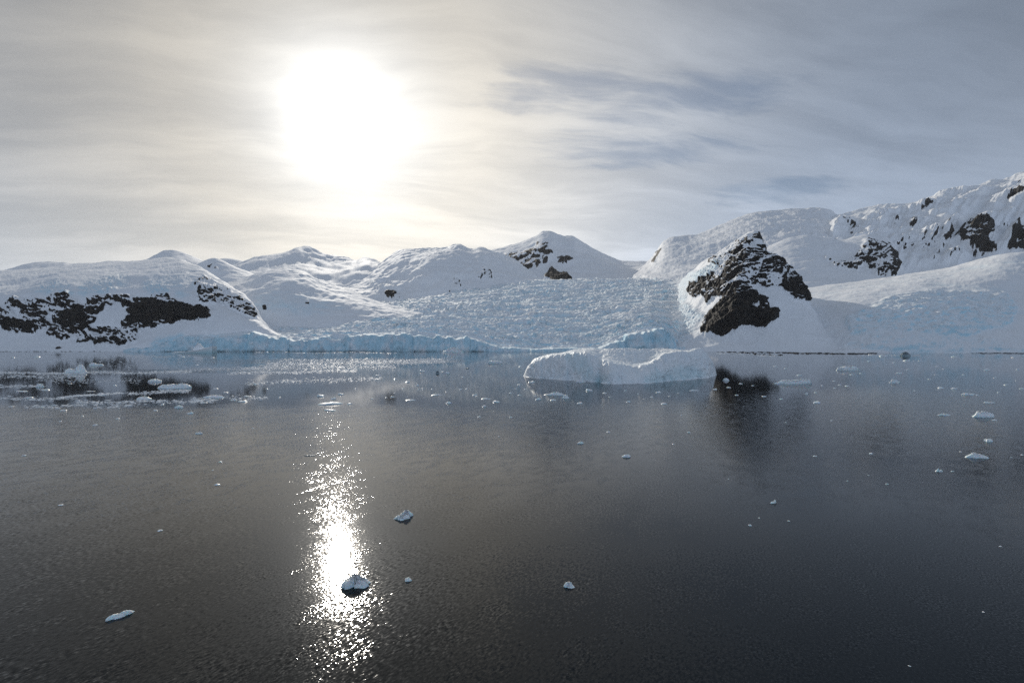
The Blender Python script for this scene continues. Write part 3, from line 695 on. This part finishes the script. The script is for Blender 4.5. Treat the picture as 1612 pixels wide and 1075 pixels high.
ib = sheet('iceberg', 824, 1128, 0.62, [
    dict(v=IB, Y=ibY(-0.5), z=-1.2, n=4), dict(v=IB, Y=ibY(0), n=46),
    dict(v=jag([(824, 591.5), (829, 584), (836, 575), (843, 567), (860, 563.5), (890, 559.5), (905, 556), (922, 556), (936, 562), (947, 567), (960, 570), (980, 575), (1003, 577.5), (1018, 574.5), (1036, 565), (1048, 558), (1060, 556), (1085, 557), (1094, 554.5), (1102, 555), (1112, 560), (1121, 572), (1128, 589.5)], 1.3), Y=ibY(8), n=10),
    dict(v=[(824, 591.3), (829, 583.5), (836, 574), (843, 566), (860, 562.8), (890, 558.5), (905, 554.7), (922, 554.2), (936, 558), (947, 564.5), (960, 568), (980, 572.5), (1003, 574.5), (1018, 572), (1036, 563), (1048, 556.5), (1060, 555), (1085, 556), (1094, 553.5), (1102, 554), (1112, 559), (1121, 571), (1128, 589.3)], Y=ibY(20), n=46),
    dict(v=[(824, 591.2), (829, 583), (836, 573.5), (843, 565.5), (860, 562.2), (890, 557.5), (905, 553), (915, 551.5), (928, 550.2), (950, 551), (1000, 551.2), (1040, 551), (1060, 552.2), (1085, 555), (1094, 552.6), (1102, 553.2), (1112, 558.5), (1121, 570.5), (1128, 589.2)], Y=ibY(42), n=8),
    dict(v=[(824, 592), (1128, 590)], Y=ibY(50), z=-1.2)],
    [], [dict(t='ice', p=[(884, 552), (915, 556), (930, 575), (940, 600), (920, 598), (895, 575)], a=0.28), dict(t='ice', p=[(935, 590), (955, 590), (958, 606), (932, 606)], a=0.25), dict(t='ice', p=[(1010, 590), (1080, 575), (1110, 590), (1060, 602), (1010, 605)], a=0.35)],
    back=None, seed=16, serac=bergnoise, hollow=(0.8, 0.45), mat=BERG, kind=None)
ctr = ground(976, 600)
me = ib.data; co = np.empty(len(me.vertices) * 3, np.float32); me.vertices.foreach_get('co', co)
co = co.reshape(-1, 3) - np.array([ctr[0], ctr[1], 0], np.float32); me.vertices.foreach_set('co', co.ravel()); me.update()
ib.location = (ctr[0], ctr[1], 0)
tag(ib, 'large pale iceberg with scooped hollow top afloat in front of the glacier', 'iceberg')

# ------------------------------------------------------------------ floating ice pieces
def ice_mesh(seed, sx, sy, hz, bumps, edge=6.0, nth=34, nr=11, rag=0.25, base=0.45, lean=0.0):
    r_ = np.random.RandomState(seed)
    th = np.linspace(0, 2 * math.pi, nth, endpoint=False)
    ph = r_.uniform(0, 6.28, 6)
    R_ = 1 + rag * (0.5 * np.sin(2 * th + ph[0]) + 0.4 * np.sin(3 * th + ph[1]) + 0.35 * np.sin(5 * th + ph[2]) + 0.25 * np.sin(8 * th + ph[3]) + 0.2 * np.sin(13 * th + ph[4]) + 0.35 * r_.uniform(-1, 1, nth))
    R_ /= R_.max()
    rho = np.array([0.0] + list(np.linspace(0.15, 1, nr - 1) ** 0.8))
    xy = np.array([(0, 0)] + [(R_[k] * q * math.cos(th[k]), R_[k] * q * math.sin(th[k])) for q in rho[1:] for k in range(nth)])
    rr = np.array([0.0] + [q for q in rho[1:] for k in range(nth)])
    z = np.full(len(xy), base)
    for bx, by, br, ba in bumps:                                  # each hump is a blunt wedge rather than a bell
        d_ = np.sqrt((xy[:, 0] - bx) ** 2 + ((xy[:, 1] - by) * 0.8) ** 2) / (br * 1.5)
        z = z + ba * np.clip(1 - d_, 0, 1) ** 0.9
    z = z + lean * xy[:, 0]
    Q = np.stack([xy[:, 0] + seed, xy[:, 1], np.zeros(len(xy)) + seed * 0.37], -1)
    z = z * (1 + 0.40 * fbm(Q, 0.45, 4, 0.6, seed % 50, True) + 0.25 * fbm(Q, 0.16, 2, 0.6, seed % 40))
    z = np.maximum(z, 0.05) * (1 - rr ** edge) ** 0.6 - 0.03 * (rr > 0.999)
    z[1 + (nr - 2) * nth:] = -0.03
    P = np.stack([xy[:, 0] * sx, xy[:, 1] * sy, z * hz], -1)
    top_ = P[:, 2].max()
    for c_ in range(4):                                            # cleaved faces
        az = r_.uniform(0, 6.28); el_ = r_.uniform(0.35, 1.3)
        nn = np.array([math.cos(az) * math.cos(el_), math.sin(az) * math.cos(el_), math.sin(el_)])
        q_ = P / np.array([sx, sy, max(top_, 1e-4)]); d_ = q_ @ nn; lim_ = r_.uniform(0.72, 0.95) * d_.max()
        over = np.clip(d_ - lim_, 0, None)[:, None] * nn * np.array([sx, sy, max(top_, 1e-4)])
        P = P - np.where((rr < 0.98)[:, None], over, 0)
    P[:, 2] += max(top_, 1e-4) * (1 - rr ** 6) * (0.16 * fbm(Q, 0.30, 3, 0.6, seed % 30) + 0.12 * fbm(Q, 0.11, 2, 0.6, seed % 20, True))
    jx = 0.05 * (1 - rr ** 8)
    P[:, 0] += jx * sx * r_.uniform(-1, 1, len(P)); P[:, 1] += jx * sy * r_.uniform(-1, 1, len(P))
    fs = [(0, 1 + k, 1 + (k + 1) % nth) for k in range(nth)]
    for i in range(nr - 2):
        for k in range(nth):
            a_, b2 = 1 + i * nth + k, 1 + i * nth + (k + 1) % nth
            fs += [(a_, a_ + nth, b2 + nth), (a_, b2 + nth, b2)]
    n0 = len(P); last = 1 + (nr - 2) * nth                         # a skirt that goes under water
    sk = P[last:last + nth] * np.array([0.97, 0.97, 0]) + np.array([0, 0, -0.35 * hz - 0.05])
    P = np.concatenate([P, sk])
    for k in range(nth):
        a_, b2 = last + k, last + (k + 1) % nth
        fs += [(a_, n0 + k, n0 + (k + 1) % nth), (a_, n0 + (k + 1) % nth, b2)]
    ice_ = np.clip(1.0 - P[:, 2] / max(hz * 0.45, 1e-3), 0, 1) * 0.35
    return P, np.array(fs), ice_
def floe(name, label, cat, u, v, wpx, hfrac, dfrac=0.6, bumps=(), seed=1, rot=0.0, mat=None, group=None, edge=6.0, base=0.5, rag=0.25, lean=0.0, nth=36, nr=12):
    p = ground(u, v); w2 = wpx * p[1] / F * 0.5
    V_, F_, ic = ice_mesh(seed, w2, w2 * dfrac, 2 * w2 * hfrac, bumps, edge, nth, nr, rag, base, lean)
    o = link(name, V_, F_, mat or FLOE, None, {'ice': ic})
    o.location = tuple(p); o.rotation_euler = (0, 0, rot)
    return tag(o, label, cat, group)

# pieces one can point at
floe('growler', 'thick knobbly ice chunk lying in the brightest part of the sun glint', 'growler', 560, 921, 62, 0.24, 0.55, [(-0.55, -0.15, 0.36, 0.55), (-0.1, 0.25, 0.3, 0.7), (0.3, -0.1, 0.28, 0.4), (0.6, 0.3, 0.3, 0.55)], 3, 0.5, edge=7, rag=0.5, base=0.26, nth=64, nr=20)
floe('ice_floe', 'blue white hump-backed floe beyond the sun glint chunk to its upper right', 'ice floe', 635, 815, 43, 0.20, 0.55, [(-0.5, -0.2, 0.32, 0.4), (0.3, 0.3, 0.34, 0.9), (0.2, -0.4, 0.25, 0.3)], 8, 0.45, edge=7, base=0.3, rag=0.4, nth=56, nr=18)
floe('ice_floe', 'bone shaped white floe alone on dark water at the bottom left', 'ice floe', 188, 970, 43, 0.16, 0.36, [(-0.7, 0, 0.35, 0.5), (0.6, 0, 0.35, 0.6)], 11, 0.75, edge=4, rag=0.35)
floe('ice_floe', 'rounded lumpy white ice chunk alone at the bottom centre', 'ice floe', 896, 923, 20, 0.36, 0.85, [(-0.4, 0.1, 0.3, 0.5), (0.3, 0.3, 0.35, 0.7)], 14, 0.2, edge=7, base=0.3, rag=0.4, nth=44, nr=14)
floe('ice_floe', 'small grey ice lump right of the chunk in the sun glint', 'ice floe', 642.5, 913.5, 12, 0.35, 0.7, [(0, 0, 0.6, 0.4)], 17, 0.3, edge=5)
floe('ice_floe', 'thin dark sliver of ice crossing the upper sun glint', 'ice floe', 489, 717, 20, 0.07, 0.25, [], 19, 0.1, DARKICE)
floe('growler', 'rounded slab with a dark undercut, biggest floe near the right edge', 'growler', 1546, 656, 36, 0.20, 0.55, [(0.1, 0, 0.7, 0.35)], 22, -0.05, edge=9, base=0.6, rag=0.15)
floe('ice_floe', 'small flat floe touching the right end of the rounded slab near the right edge', 'ice floe', 1565.5, 661.5, 10, 0.18, 0.5, [], 24, 0)
floe('ice_floe', 'peaked white floe with a flat tail, lowest of the large ones by the right edge', 'ice floe', 1537, 720, 34, 0.22, 0.5, [(-0.05, 0.1, 0.35, 0.7), (0.5, 0, 0.4, 0.35)], 26, -0.15, edge=5, base=0.3)
floe('ice_floe', 'small domed floe with dark shadow between the rounded slab and the peaked floe', 'ice floe', 1556, 694.5, 18, 0.22, 0.6, [(0.1, 0, 0.5, 0.4)], 29, 0.1, edge=6)
floe('ice_floe', 'long flat floe left of the rounded slab near the right edge', 'ice floe', 1487, 653.5, 22, 0.10, 0.4, [(0, 0, 0.5, 0.3)], 31, 0)
floe('ice_floe', 'thin flat floe beyond the rounded slab near the right edge', 'ice floe', 1557, 634, 20, 0.10, 0.4, [], 33, 0)
floe('ice_floe', 'flat floe with a raised white end, farthest of those near the right edge', 'ice floe', 1524, 621.5, 22, 0.14, 0.45, [(-0.5, 0, 0.4, 0.4)], 35, 0)
floe('ice_floe', 'jagged wing shaped floe alone on dark water right of centre', 'ice floe', 1217, 791.5, 15, 0.34, 0.45, [(0.6, 0, 0.3, 1.1)], 37, 0.1, edge=4, base=0.25, rag=0.4)
floe('ice_floe', 'tiny round floe below and left of the wing shaped floe', 'ice floe', 1180.5, 827, 6, 0.4, 0.8, [], 39, 0)
floe('ice_floe', 'spiky small floe left of and below the peaked floe at the right', 'ice floe', 1478.5, 742, 13, 0.34, 0.6, [(-0.2, 0, 0.25, 0.9), (0.5, 0, 0.2, 0.4)], 41, 0, edge=4, base=0.25, rag=0.4)
floe('ice_floe', 'smooth domed floe alone in mid water below the large iceberg', 'ice floe', 985.5, 719, 16, 0.24, 0.6, [(0.2, 0, 0.5, 0.4)], 43, 0)
floe('ice_floe', 'small pale floe on mid water below the left half of the large iceberg', 'ice floe', 914, 698, 13, 0.22, 0.5, [(0.1, 0, 0.3, 0.6)], 45, 0)
floe('ice_floe', 'long knobbly ice raft right of the large iceberg', 'ice floe', 1250, 604, 70, 0.09, 0.22, [(0.75, 0, 0.2, 0.9), (0.3, 0, 0.3, 0.3), (-0.5, 0, 0.3, 0.2)], 47, 0, edge=10, base=0.55, rag=0.3, nth=44)
floe('ice_floe', 'flat topped thick floe beyond the long knobbly raft', 'ice floe', 1334, 583, 40, 0.13, 0.3, [(0.5, 0, 0.5, 0.2), (-0.3, 0, 0.4, 0.15)], 49, 0, edge=12, base=0.75, rag=0.2, nth=40)
floe('growler', 'dark clear ice growler just off the right hand snow shore', 'growler', 1425, 560.5, 22, 0.28, 0.5, [(0.1, 0, 0.5, 0.7)], 51, 0, DARKICE, edge=3, base=0.25)
floe('ice_floe', 'two humped white floe right of the thick flat topped one', 'ice floe', 1408, 602.5, 22, 0.24, 0.4, [(0.0, 0, 0.35, 0.8)], 53, 0, base=0.3)
floe('ice_floe', 'flat grey floe between the thick flat topped one and the dark growler', 'ice floe', 1416, 588, 16, 0.14, 0.4, [], 55, 0)
floe('growler', 'blue peaked growler among the brash ice below the left cliffs', 'growler', 119, 587, 37, 0.26, 0.4, [(0.42, 0, 0.28, 0.95), (-0.6, 0, 0.35, 0.2)], 57, 0, edge=9, base=0.36, rag=0.15, nth=40)
floe('ice_floe', 'white pointed floe behind the blue peaked growler', 'ice floe', 151, 575, 28, 0.16, 0.4, [(-0.5, 0, 0.4, 0.6)], 59, 0, base=0.35)
floe('ice_floe', 'long smooth snow topped floe among brash, longest on the left', 'ice floe', 274, 611, 60, 0.10, 0.35, [(0.2, 0, 0.8, 0.3)], 61, 0.03, edge=8, base=0.55, rag=0.12, nth=40)
floe('ice_floe', 'blue domed floe above the long smooth snow topped one', 'ice floe', 244, 601, 25, 0.19, 0.5, [(0, 0, 0.8, 0.3)], 63, 0, edge=5, rag=0.15)
floe('ice_floe', 'blue domed floe below and left of the long smooth snow topped one', 'ice floe', 226, 628.5, 27, 0.19, 0.5, [(0, 0, 0.5, 0.5)], 65, 0, edge=4, base=0.35, rag=0.15)
floe('ice_floe', 'small white domed floe left of the blue peaked growler', 'ice floe', 62, 609, 14, 0.36, 0.6, [(0, 0, 0.6, 0.4)], 67, 0, edge=4)
floe('ice_floe', 'grey humped floe right of and below the long smooth one', 'ice floe', 338, 626, 37, 0.11, 0.35, [(0.05, 0, 0.7, 0.35)], 69, 0, edge=5, base=0.4, rag=0.15)
floe('ice_floe', 'dark bottomed floe at the ruffled water edge below the blue domed floe', 'ice floe', 281.5, 642, 15, 0.28, 0.5, [(0, 0, 0.8, 0.2)], 71, 0, edge=8)
floe('ice_floe', 'grey flat floe alone on ruffled water left of the sun glint', 'ice floe', 313, 682.5, 16, 0.16, 0.4, [(0.2, 0, 0.5, 0.3)], 73, 0)
floe('growler', 'small dark growler in open calm water before the glacier, left of a paler one', 'growler', 689, 588, 8, 0.4, 0.7, [(0, 0, 0.6, 0.5)], 75, 0, DARKICE, edge=4)
floe('growler', 'pale grey growler right beside the small dark one before the glacier', 'growler', 704.5, 588, 8, 0.35, 0.7, [(0.1, 0, 0.5, 0.5)], 77, 0, None, edge=4)
floe('ice_floe', 'low dark floe lying between the two small growlers and the large iceberg', 'ice floe', 736, 580, 7, 0.25, 0.6, [], 79, 0, DARKICE)
floe('ice_floe', 'long flat table floe with a dark waterline left of the large iceberg', 'ice floe', 779, 572, 24, 0.15, 0.35, [], 81, 0, edge=16, base=0.9, rag=0.12)
floe('growler', 'white low pyramid of ice lying against the foot of the glacier front', 'growler', 714, 554.5, 38, 0.16, 0.25, [(-0.05, 0, 0.45, 1.0)], 83, 0, edge=4, base=0.25)
floe('ice_floe', 'white ragged floe touching the water line of the large iceberg', 'ice floe', 914, 601.5, 20, 0.16, 0.5, [(0, 0, 0.5, 0.3)], 85, 0, base=0.4)
floe('ice_floe', 'rough bright floe beneath the left half of the large iceberg', 'ice floe', 890, 627, 16, 0.32, 0.6, [(0.1, 0, 0.4, 0.6)], 87, 0, edge=4, base=0.35)
floe('ice_floe', 'bright domed floe on black reflection right of the large iceberg', 'ice floe', 1143, 599, 12, 0.30, 0.5, [(0, 0, 0.5, 0.4)], 89, 0)

# tilted slab berg with its snow mound, against the shore on the left
sp = ground(307, 556)
def prism(pts, y0, y1):
    n = len(pts); V_ = [(x, y0, z) for x, z in pts] + [(x, y1, z) for x, z in pts]
    F_ = []
    for k in range(n): F_.append((k, (k + 1) % n, n + (k + 1) % n, n + k))
    return V_, F_
k_ = sp[1] / F
lv = []; lf = []
top = [(-34, 1.6), (-26, 2.2), (-14, 2.6), (-4, 3.4), (8, 5.2), (20, 8.6), (30, 11.2)]
ys = np.linspace(-6, 9, 7); jit = np.random.RandomState(4)
for j, yy in enumerate(ys):
    for x, z in top:
        lv.append((x * k_, yy * (1 - 0.3 * (abs(x) / 34) ** 2), (z + jit.uniform(-0.25, 0.25) - 0.25 * (j == 0)) * k_))
nt = len(top)
for j in range(len(ys) - 1):
    for i in range(nt - 1): lf.append((j * nt + i, j * nt + i + 1, (j + 1) * nt + i + 1, (j + 1) * nt + i))
low = len(lv); nj = len(ys)
for x, z in top: lv.append((x * k_ * 0.98, ys[0] + 1.0, -1.0))
for x, z in top: lv.append((x * k_ * 0.98, ys[-1] - 0.5, -1.0))
q = (nj - 1) * nt
for i in range(nt - 1):
    lf.append((low + i, low + i + 1, i + 1, i))
    lf.append((q + i, q + i + 1, low + nt + i + 1, low + nt + i))
ring = [j * nt + nt - 1 for j in range(nj)]
lf = [t3 for a_, b2, c_, d_ in lf for t3 in ((a_, b2, c_), (a_, c_, d_))]
lf += [(low + nt - 1, low + 2 * nt - 1, ring[-1])] + [(low + nt - 1, ring[j + 1], ring[j]) for j in range(nj - 1)]
sb = link('slab_berg', lv, lf, BERG, None, {'ice': [0.0] * len(ys) * nt + [1.0] * (len(lv) - len(ys) * nt)}, smooth=False)
sb.location = tuple(sp); tag(sb, 'tilted ice slab rising to the right against the shore on the left', 'iceberg')
mv, mf, mi = ice_mesh(95, 13 * k_, 6.0, 12.5 * k_, [(0.0, 0, 0.5, 0.6)], 2.5, 26, 9, 0.2, 0.35)
mo = link('snow_mound', mv, mf, BERG, sb, {'ice': mi * 0}); mo.location = (2.0 * k_, 7.0, 2.2 * k_)

# alike small pieces, by the water they lie on
SMALL = [
 ('small white ice scrap alone on the open dark water far from any shore', 'ice scraps on the open dark water', [(958, 680, 9), (1060, 699, 6), (1085, 681, 7), (1073, 654, 6), (1147, 754, 4), (1283, 718, 8), (1371, 714, 8), (1397, 762, 6), (1242, 820, 5), (1309, 662, 5), (1237, 665, 4), (1499, 742, 7), (1286, 634, 15), (1203, 624, 10), (1548, 963, 5), (1432, 1048, 6), (1575, 860, 6), (785, 687, 5), (754, 656, 7), (804, 657, 6), (834, 700, 4), (1334, 757, 4), (1367, 748, 4), (1195, 815, 4), (1512, 711, 5), (1609, 716, 6), (1592, 720, 4)]),
 ('thin pale ice sliver on the ruffled water at the left', 'ice slivers on the ruffled water', [(96, 795, 9), (342, 763, 13), (252, 835, 11), (150, 669, 10), (185, 659, 9), (38, 717, 8), (347, 727, 9), (299, 651, 13), (130, 655, 6), (95, 663, 6), (245, 646, 9), (398, 674, 5), (335, 740, 5)]),
 ('small flat ice pan on the calm water before the glacier', 'ice pans before the glacier', [(596, 591, 7), (641, 602, 13), (622, 597, 8), (657, 607, 9), (735, 612, 6), (687, 622, 25), (646, 630, 23), (747, 622, 10), (765, 628, 23), (781, 633, 18), (763, 640, 9), (707, 635, 12), (537, 621, 11), (618, 625, 11), (524, 628, 12), (520, 636, 52), (519, 646, 32), (505, 624, 16), (440, 626, 8), (551, 636, 12), (820, 577, 10), (817, 606, 8), (837, 602, 14), (586, 628, 8), (608, 626, 6), (665, 612, 6), (680, 613, 5), (703, 617, 6), (725, 613, 6), (750, 624, 5), (812, 612, 5), (803, 619, 7), (818, 622, 8), (842, 624, 6), (728, 594, 6), (560, 612, 6), (634, 612, 6), (658, 613, 5), (697, 585, 6), (665, 585, 12)]),
 ('small white ice bit near the foot of the large iceberg', 'ice bits round the large iceberg', [(928, 615, 13), (952, 619, 9), (1037, 618, 11), (1092, 615, 21), (1126, 613, 9), (876, 622, 42), (848, 629, 12), (913, 635, 12), (990, 633, 9), (1045, 636, 12), (1026, 625, 7), (1147, 610, 9), (1068, 619, 5), (1054, 624, 5), (985, 615, 5), (1014, 628, 5), (960, 625, 6), (1005, 620, 4), (871, 630, 14), (827, 613, 7), (1166, 604, 8), (1185, 607, 6), (1160, 622, 8)]),
 ('small white floe on the calm water off the right hand shore', 'floes off the right hand shore', [(1391, 561, 17), (1428, 568, 15), (1481, 611, 13), (1502, 612, 13), (1334, 608, 10), (1475, 577, 7), (1553, 583, 12), (1322, 606, 7), (1463, 597, 7), (1258, 591, 11), (1502, 562, 11), (1608, 612, 9), (1611, 561, 9), (1583, 606, 8), (1313, 600, 6), (1294, 607, 5), (1270, 620, 7), (1314, 611, 5), (1367, 569, 6), (1448, 568, 6), (1355, 588, 7), (1340, 590, 7), (1407, 571, 6), (1516, 590, 6), (1566, 595, 6), (1430, 582, 6), (1440, 615, 5), (1572, 618, 6), (1595, 563, 8), (1237, 580, 6), (1220, 577, 8), (1230, 628, 7), (1284, 618, 7), (1538, 622, 6), (1603, 582, 7)]),
 ('small white floe lying amid the brash below the left cliffs', 'floes amid the brash', [(35, 616, 25), (58, 562, 17), (181, 607, 7), (383, 632, 18), (367, 630, 14), (355, 618, 14), (389, 624, 23), (72, 614, 14), (45, 626, 16), (110, 604, 8), (20, 563, 8), (310, 574, 6), (288, 562, 6), (335, 563, 8), (143, 616, 20), (160, 622, 24), (255, 637, 8), (320, 634, 20), (18, 640, 9), (85, 638, 10), (66, 641, 12), (100, 646, 14), (340, 612, 10), (402, 605, 8), (420, 612, 7)]),
]
OWN = {
 (520, 636): 'long thin ice pan at the ruffled water edge, longest below the glacier front', (519, 646): 'thin ice pan directly below the longest pan at the ruffled water edge',
 (687, 622): 'straight thin ice pan on calm water midway between the sun glint and the large iceberg', (646, 630): 'bright flat ice pan above and right of the sun glint, at the calm water edge',
 (765, 628): 'flat pale ice pan just left of and below the large iceberg', (876, 622): 'long faint strip of ice below the left half of the large iceberg',
 (1092, 615): 'narrow strip of ice below the right end of the large iceberg', (35, 616): 'flat white floe at the left edge of the brash field',
 (389, 624): 'flat thin floe at the right end of the brash field', (160, 622): 'flat floe in the middle of the brash field, nearer than its twin', (143, 616): 'flat floe in the middle of the brash field, farther than its twin',
 (320, 634): 'flat floe on the near edge of the brash field below the grey humped floe'}
protos = []
for i in range(10):
    r_ = np.random.RandomState(200 + i)
    V_, F_, ic = ice_mesh(200 + i, 1.0, r_.uniform(0.45, 0.8), r_.uniform(0.30, 0.6), [(r_.uniform(-0.5, 0.5), 0, 0.4, r_.uniform(0.1, 0.7))], r_.uniform(4, 9), 14, 5, 0.35, 0.4)
    protos.append((V_, F_, ic))
meshes = {}
for lab, grp, pts in SMALL:
    for (u, v, wp) in pts:
        k = rs.randint(10); p = ground(u, v); s_ = wp * p[1] / F * 0.5
        flat = 0.45 if wp > 18 else 1.0
        if k not in meshes:
            o = link('ice_floe', *protos[k][:2], FLOE, None, {'ice': protos[k][2]}); meshes[k] = o.data
        else:
            o = bpy.data.objects.new('ice_floe', meshes[k]); COL.objects.link(o)
        o.location = tuple(p); o.scale = (s_, s_ * (0.55 if wp > 18 else 1.0), s_ * flat * (0.5 if grp == 'floes amid the brash' else 0.8)); o.rotation_euler = (0, 0, rs.uniform(-0.35, 0.35))
        tag(o, OWN.get((u, v), lab.replace('small', 'tiny') if wp < 8 else lab), 'ice floe', grp)

# brash ice: crumbs nobody could count, drawn out in streaks by wind and tide
def brash(name, streaks, seed, label=None):
    r_ = np.random.RandomState(seed); VV, FF, off = [], [], 0
    for (u0, v0, u1, v1, n, thick, smin, smax) in streaks:
        if u1 < 430: n = int(n * 2.0); smax *= 0.8
        for i in range(n):
            q = r_.beta(0.9, 0.9); u = u0 + (u1 - u0) * q + r_.normal() * 2
            v = v0 + (v1 - v0) * q + r_.normal() * thick + 0.8 * math.sin(u * 0.05 + v0)
            if v < 554.5: continue
            p = ground(u, v); s_ = smin * (smax / smin) ** (r_.uniform() ** 2.2) * p[1] / F * 0.5
            m = 6; an = np.arange(m) / m * 2 * math.pi + r_.uniform(0, 1)
            rad = r_.uniform(0.6, 1.1, m); sq = r_.uniform(0.35, 0.8)
            x = np.cos(an) * rad * s_ * 1.4; y = np.sin(an) * rad * s_ * sq; h_ = s_ * r_.uniform(0.12, 0.5)
            a = np.concatenate([np.stack([x, y, np.full(m, -0.05)], -1), np.stack([x * 0.85, y * 0.85, np.full(m, h_) * r_.uniform(0.6, 1.2, m)], -1), [[0, 0, h_ * 1.15]]]) + p
            f = []
            for k in range(m): f += [(k, (k + 1) % m, m + (k + 1) % m), (k, m + (k + 1) % m, m + k), (m + k, m + (k + 1) % m, 2 * m)]
            VV.append(a); FF.append(np.array(f) + off); off += len(a)
    o = link(name, np.concatenate(VV), np.concatenate(FF), BRASH, None, {'ice': np.zeros(off)}, smooth=False)
    o['kind'] = 'stuff'; return o
brash('brash_ice', [
    (-40, 588, 300, 586, 1100, 1.2, 1.0, 4.5), (-40, 594, 130, 592, 260, 1.6, 1.0, 5), (60, 598, 220, 600, 200, 2.5, 1.0, 4), (-40, 609, 70, 607, 160, 1.2, 1.2, 6),
    (90, 627, 190, 618, 260, 0.7, 1.2, 7), (-40, 627, 120, 628, 170, 1.4, 1.2, 7), (120, 634, 340, 631, 320, 1.6, 1.2, 8), (200, 619, 300, 616, 200, 1.4, 1.2, 6), (40, 640, 220, 638, 90, 1.5, 1.5, 9),
    (300, 628, 420, 626, 110, 1.8, 1.2, 7), (180, 561, 300, 561, 140, 1.0, 0.9, 3), (150, 566, 290, 572, 120, 4.0, 0.9, 3), (-40, 566, 320, 580, 240, 8.0, 0.8, 3), (260, 586, 420, 577, 300, 1.6, 0.9, 4),
    (390, 603, 600, 596, 900, 2.0, 0.9, 4.5), (360, 588, 560, 584, 1300, 1.2, 0.9, 4.5), (420, 574, 700, 569, 2600, 2.2, 0.9, 4.0), (440, 567, 720, 565, 700, 1.2, 0.9, 3.5), (380, 581, 620, 577, 1500, 1.6, 0.9, 4.0), (560, 570, 715, 568, 900, 1.6, 0.8, 3),
    (400, 555, 620, 555.6, 240, 0.25, 1.0, 4), (560, 590, 760, 600, 90, 8.0, 0.8, 3), (620, 610, 880, 625, 110, 9.0, 0.8, 3.5), (1150, 580, 1612, 600, 110, 14.0, 0.8, 3.5), (1120, 556.5, 1230, 559.5, 160, 0.7, 1.2, 6), (1370, 559, 1470, 559, 70, 0.5, 1.2, 6)], 91)

# ------------------------------------------------------------------ haze: one even box of air round ship and land
hz0, hz1 = (-9000, -1500, -1.0), (9000, 9000, 1600)
import itertools
hv = list(itertools.product(*zip(hz0, hz1)))
hf = [(0, 1, 3, 2), (4, 6, 7, 5), (0, 4, 5, 1), (2, 3, 7, 6), (0, 2, 6, 4), (1, 5, 7, 3)]
hm = bpy.data.materials.new('air'); hm.use_nodes = True; hn = NT(hm.node_tree)
pv = hn.node('ShaderNodeVolumePrincipled'); pv.inputs['Color'].default_value = (0.90, 0.94, 1.0, 1); pv.inputs['Density'].default_value = 0.000012; pv.inputs['Anisotropy'].default_value = 0.3
ho = hn.node('ShaderNodeOutputMaterial'); hn.t.links.new(pv.outputs[0], ho.inputs['Volume'])
hb = link('haze', hv, hf, hm, smooth=False); hb['kind'] = 'stuff'
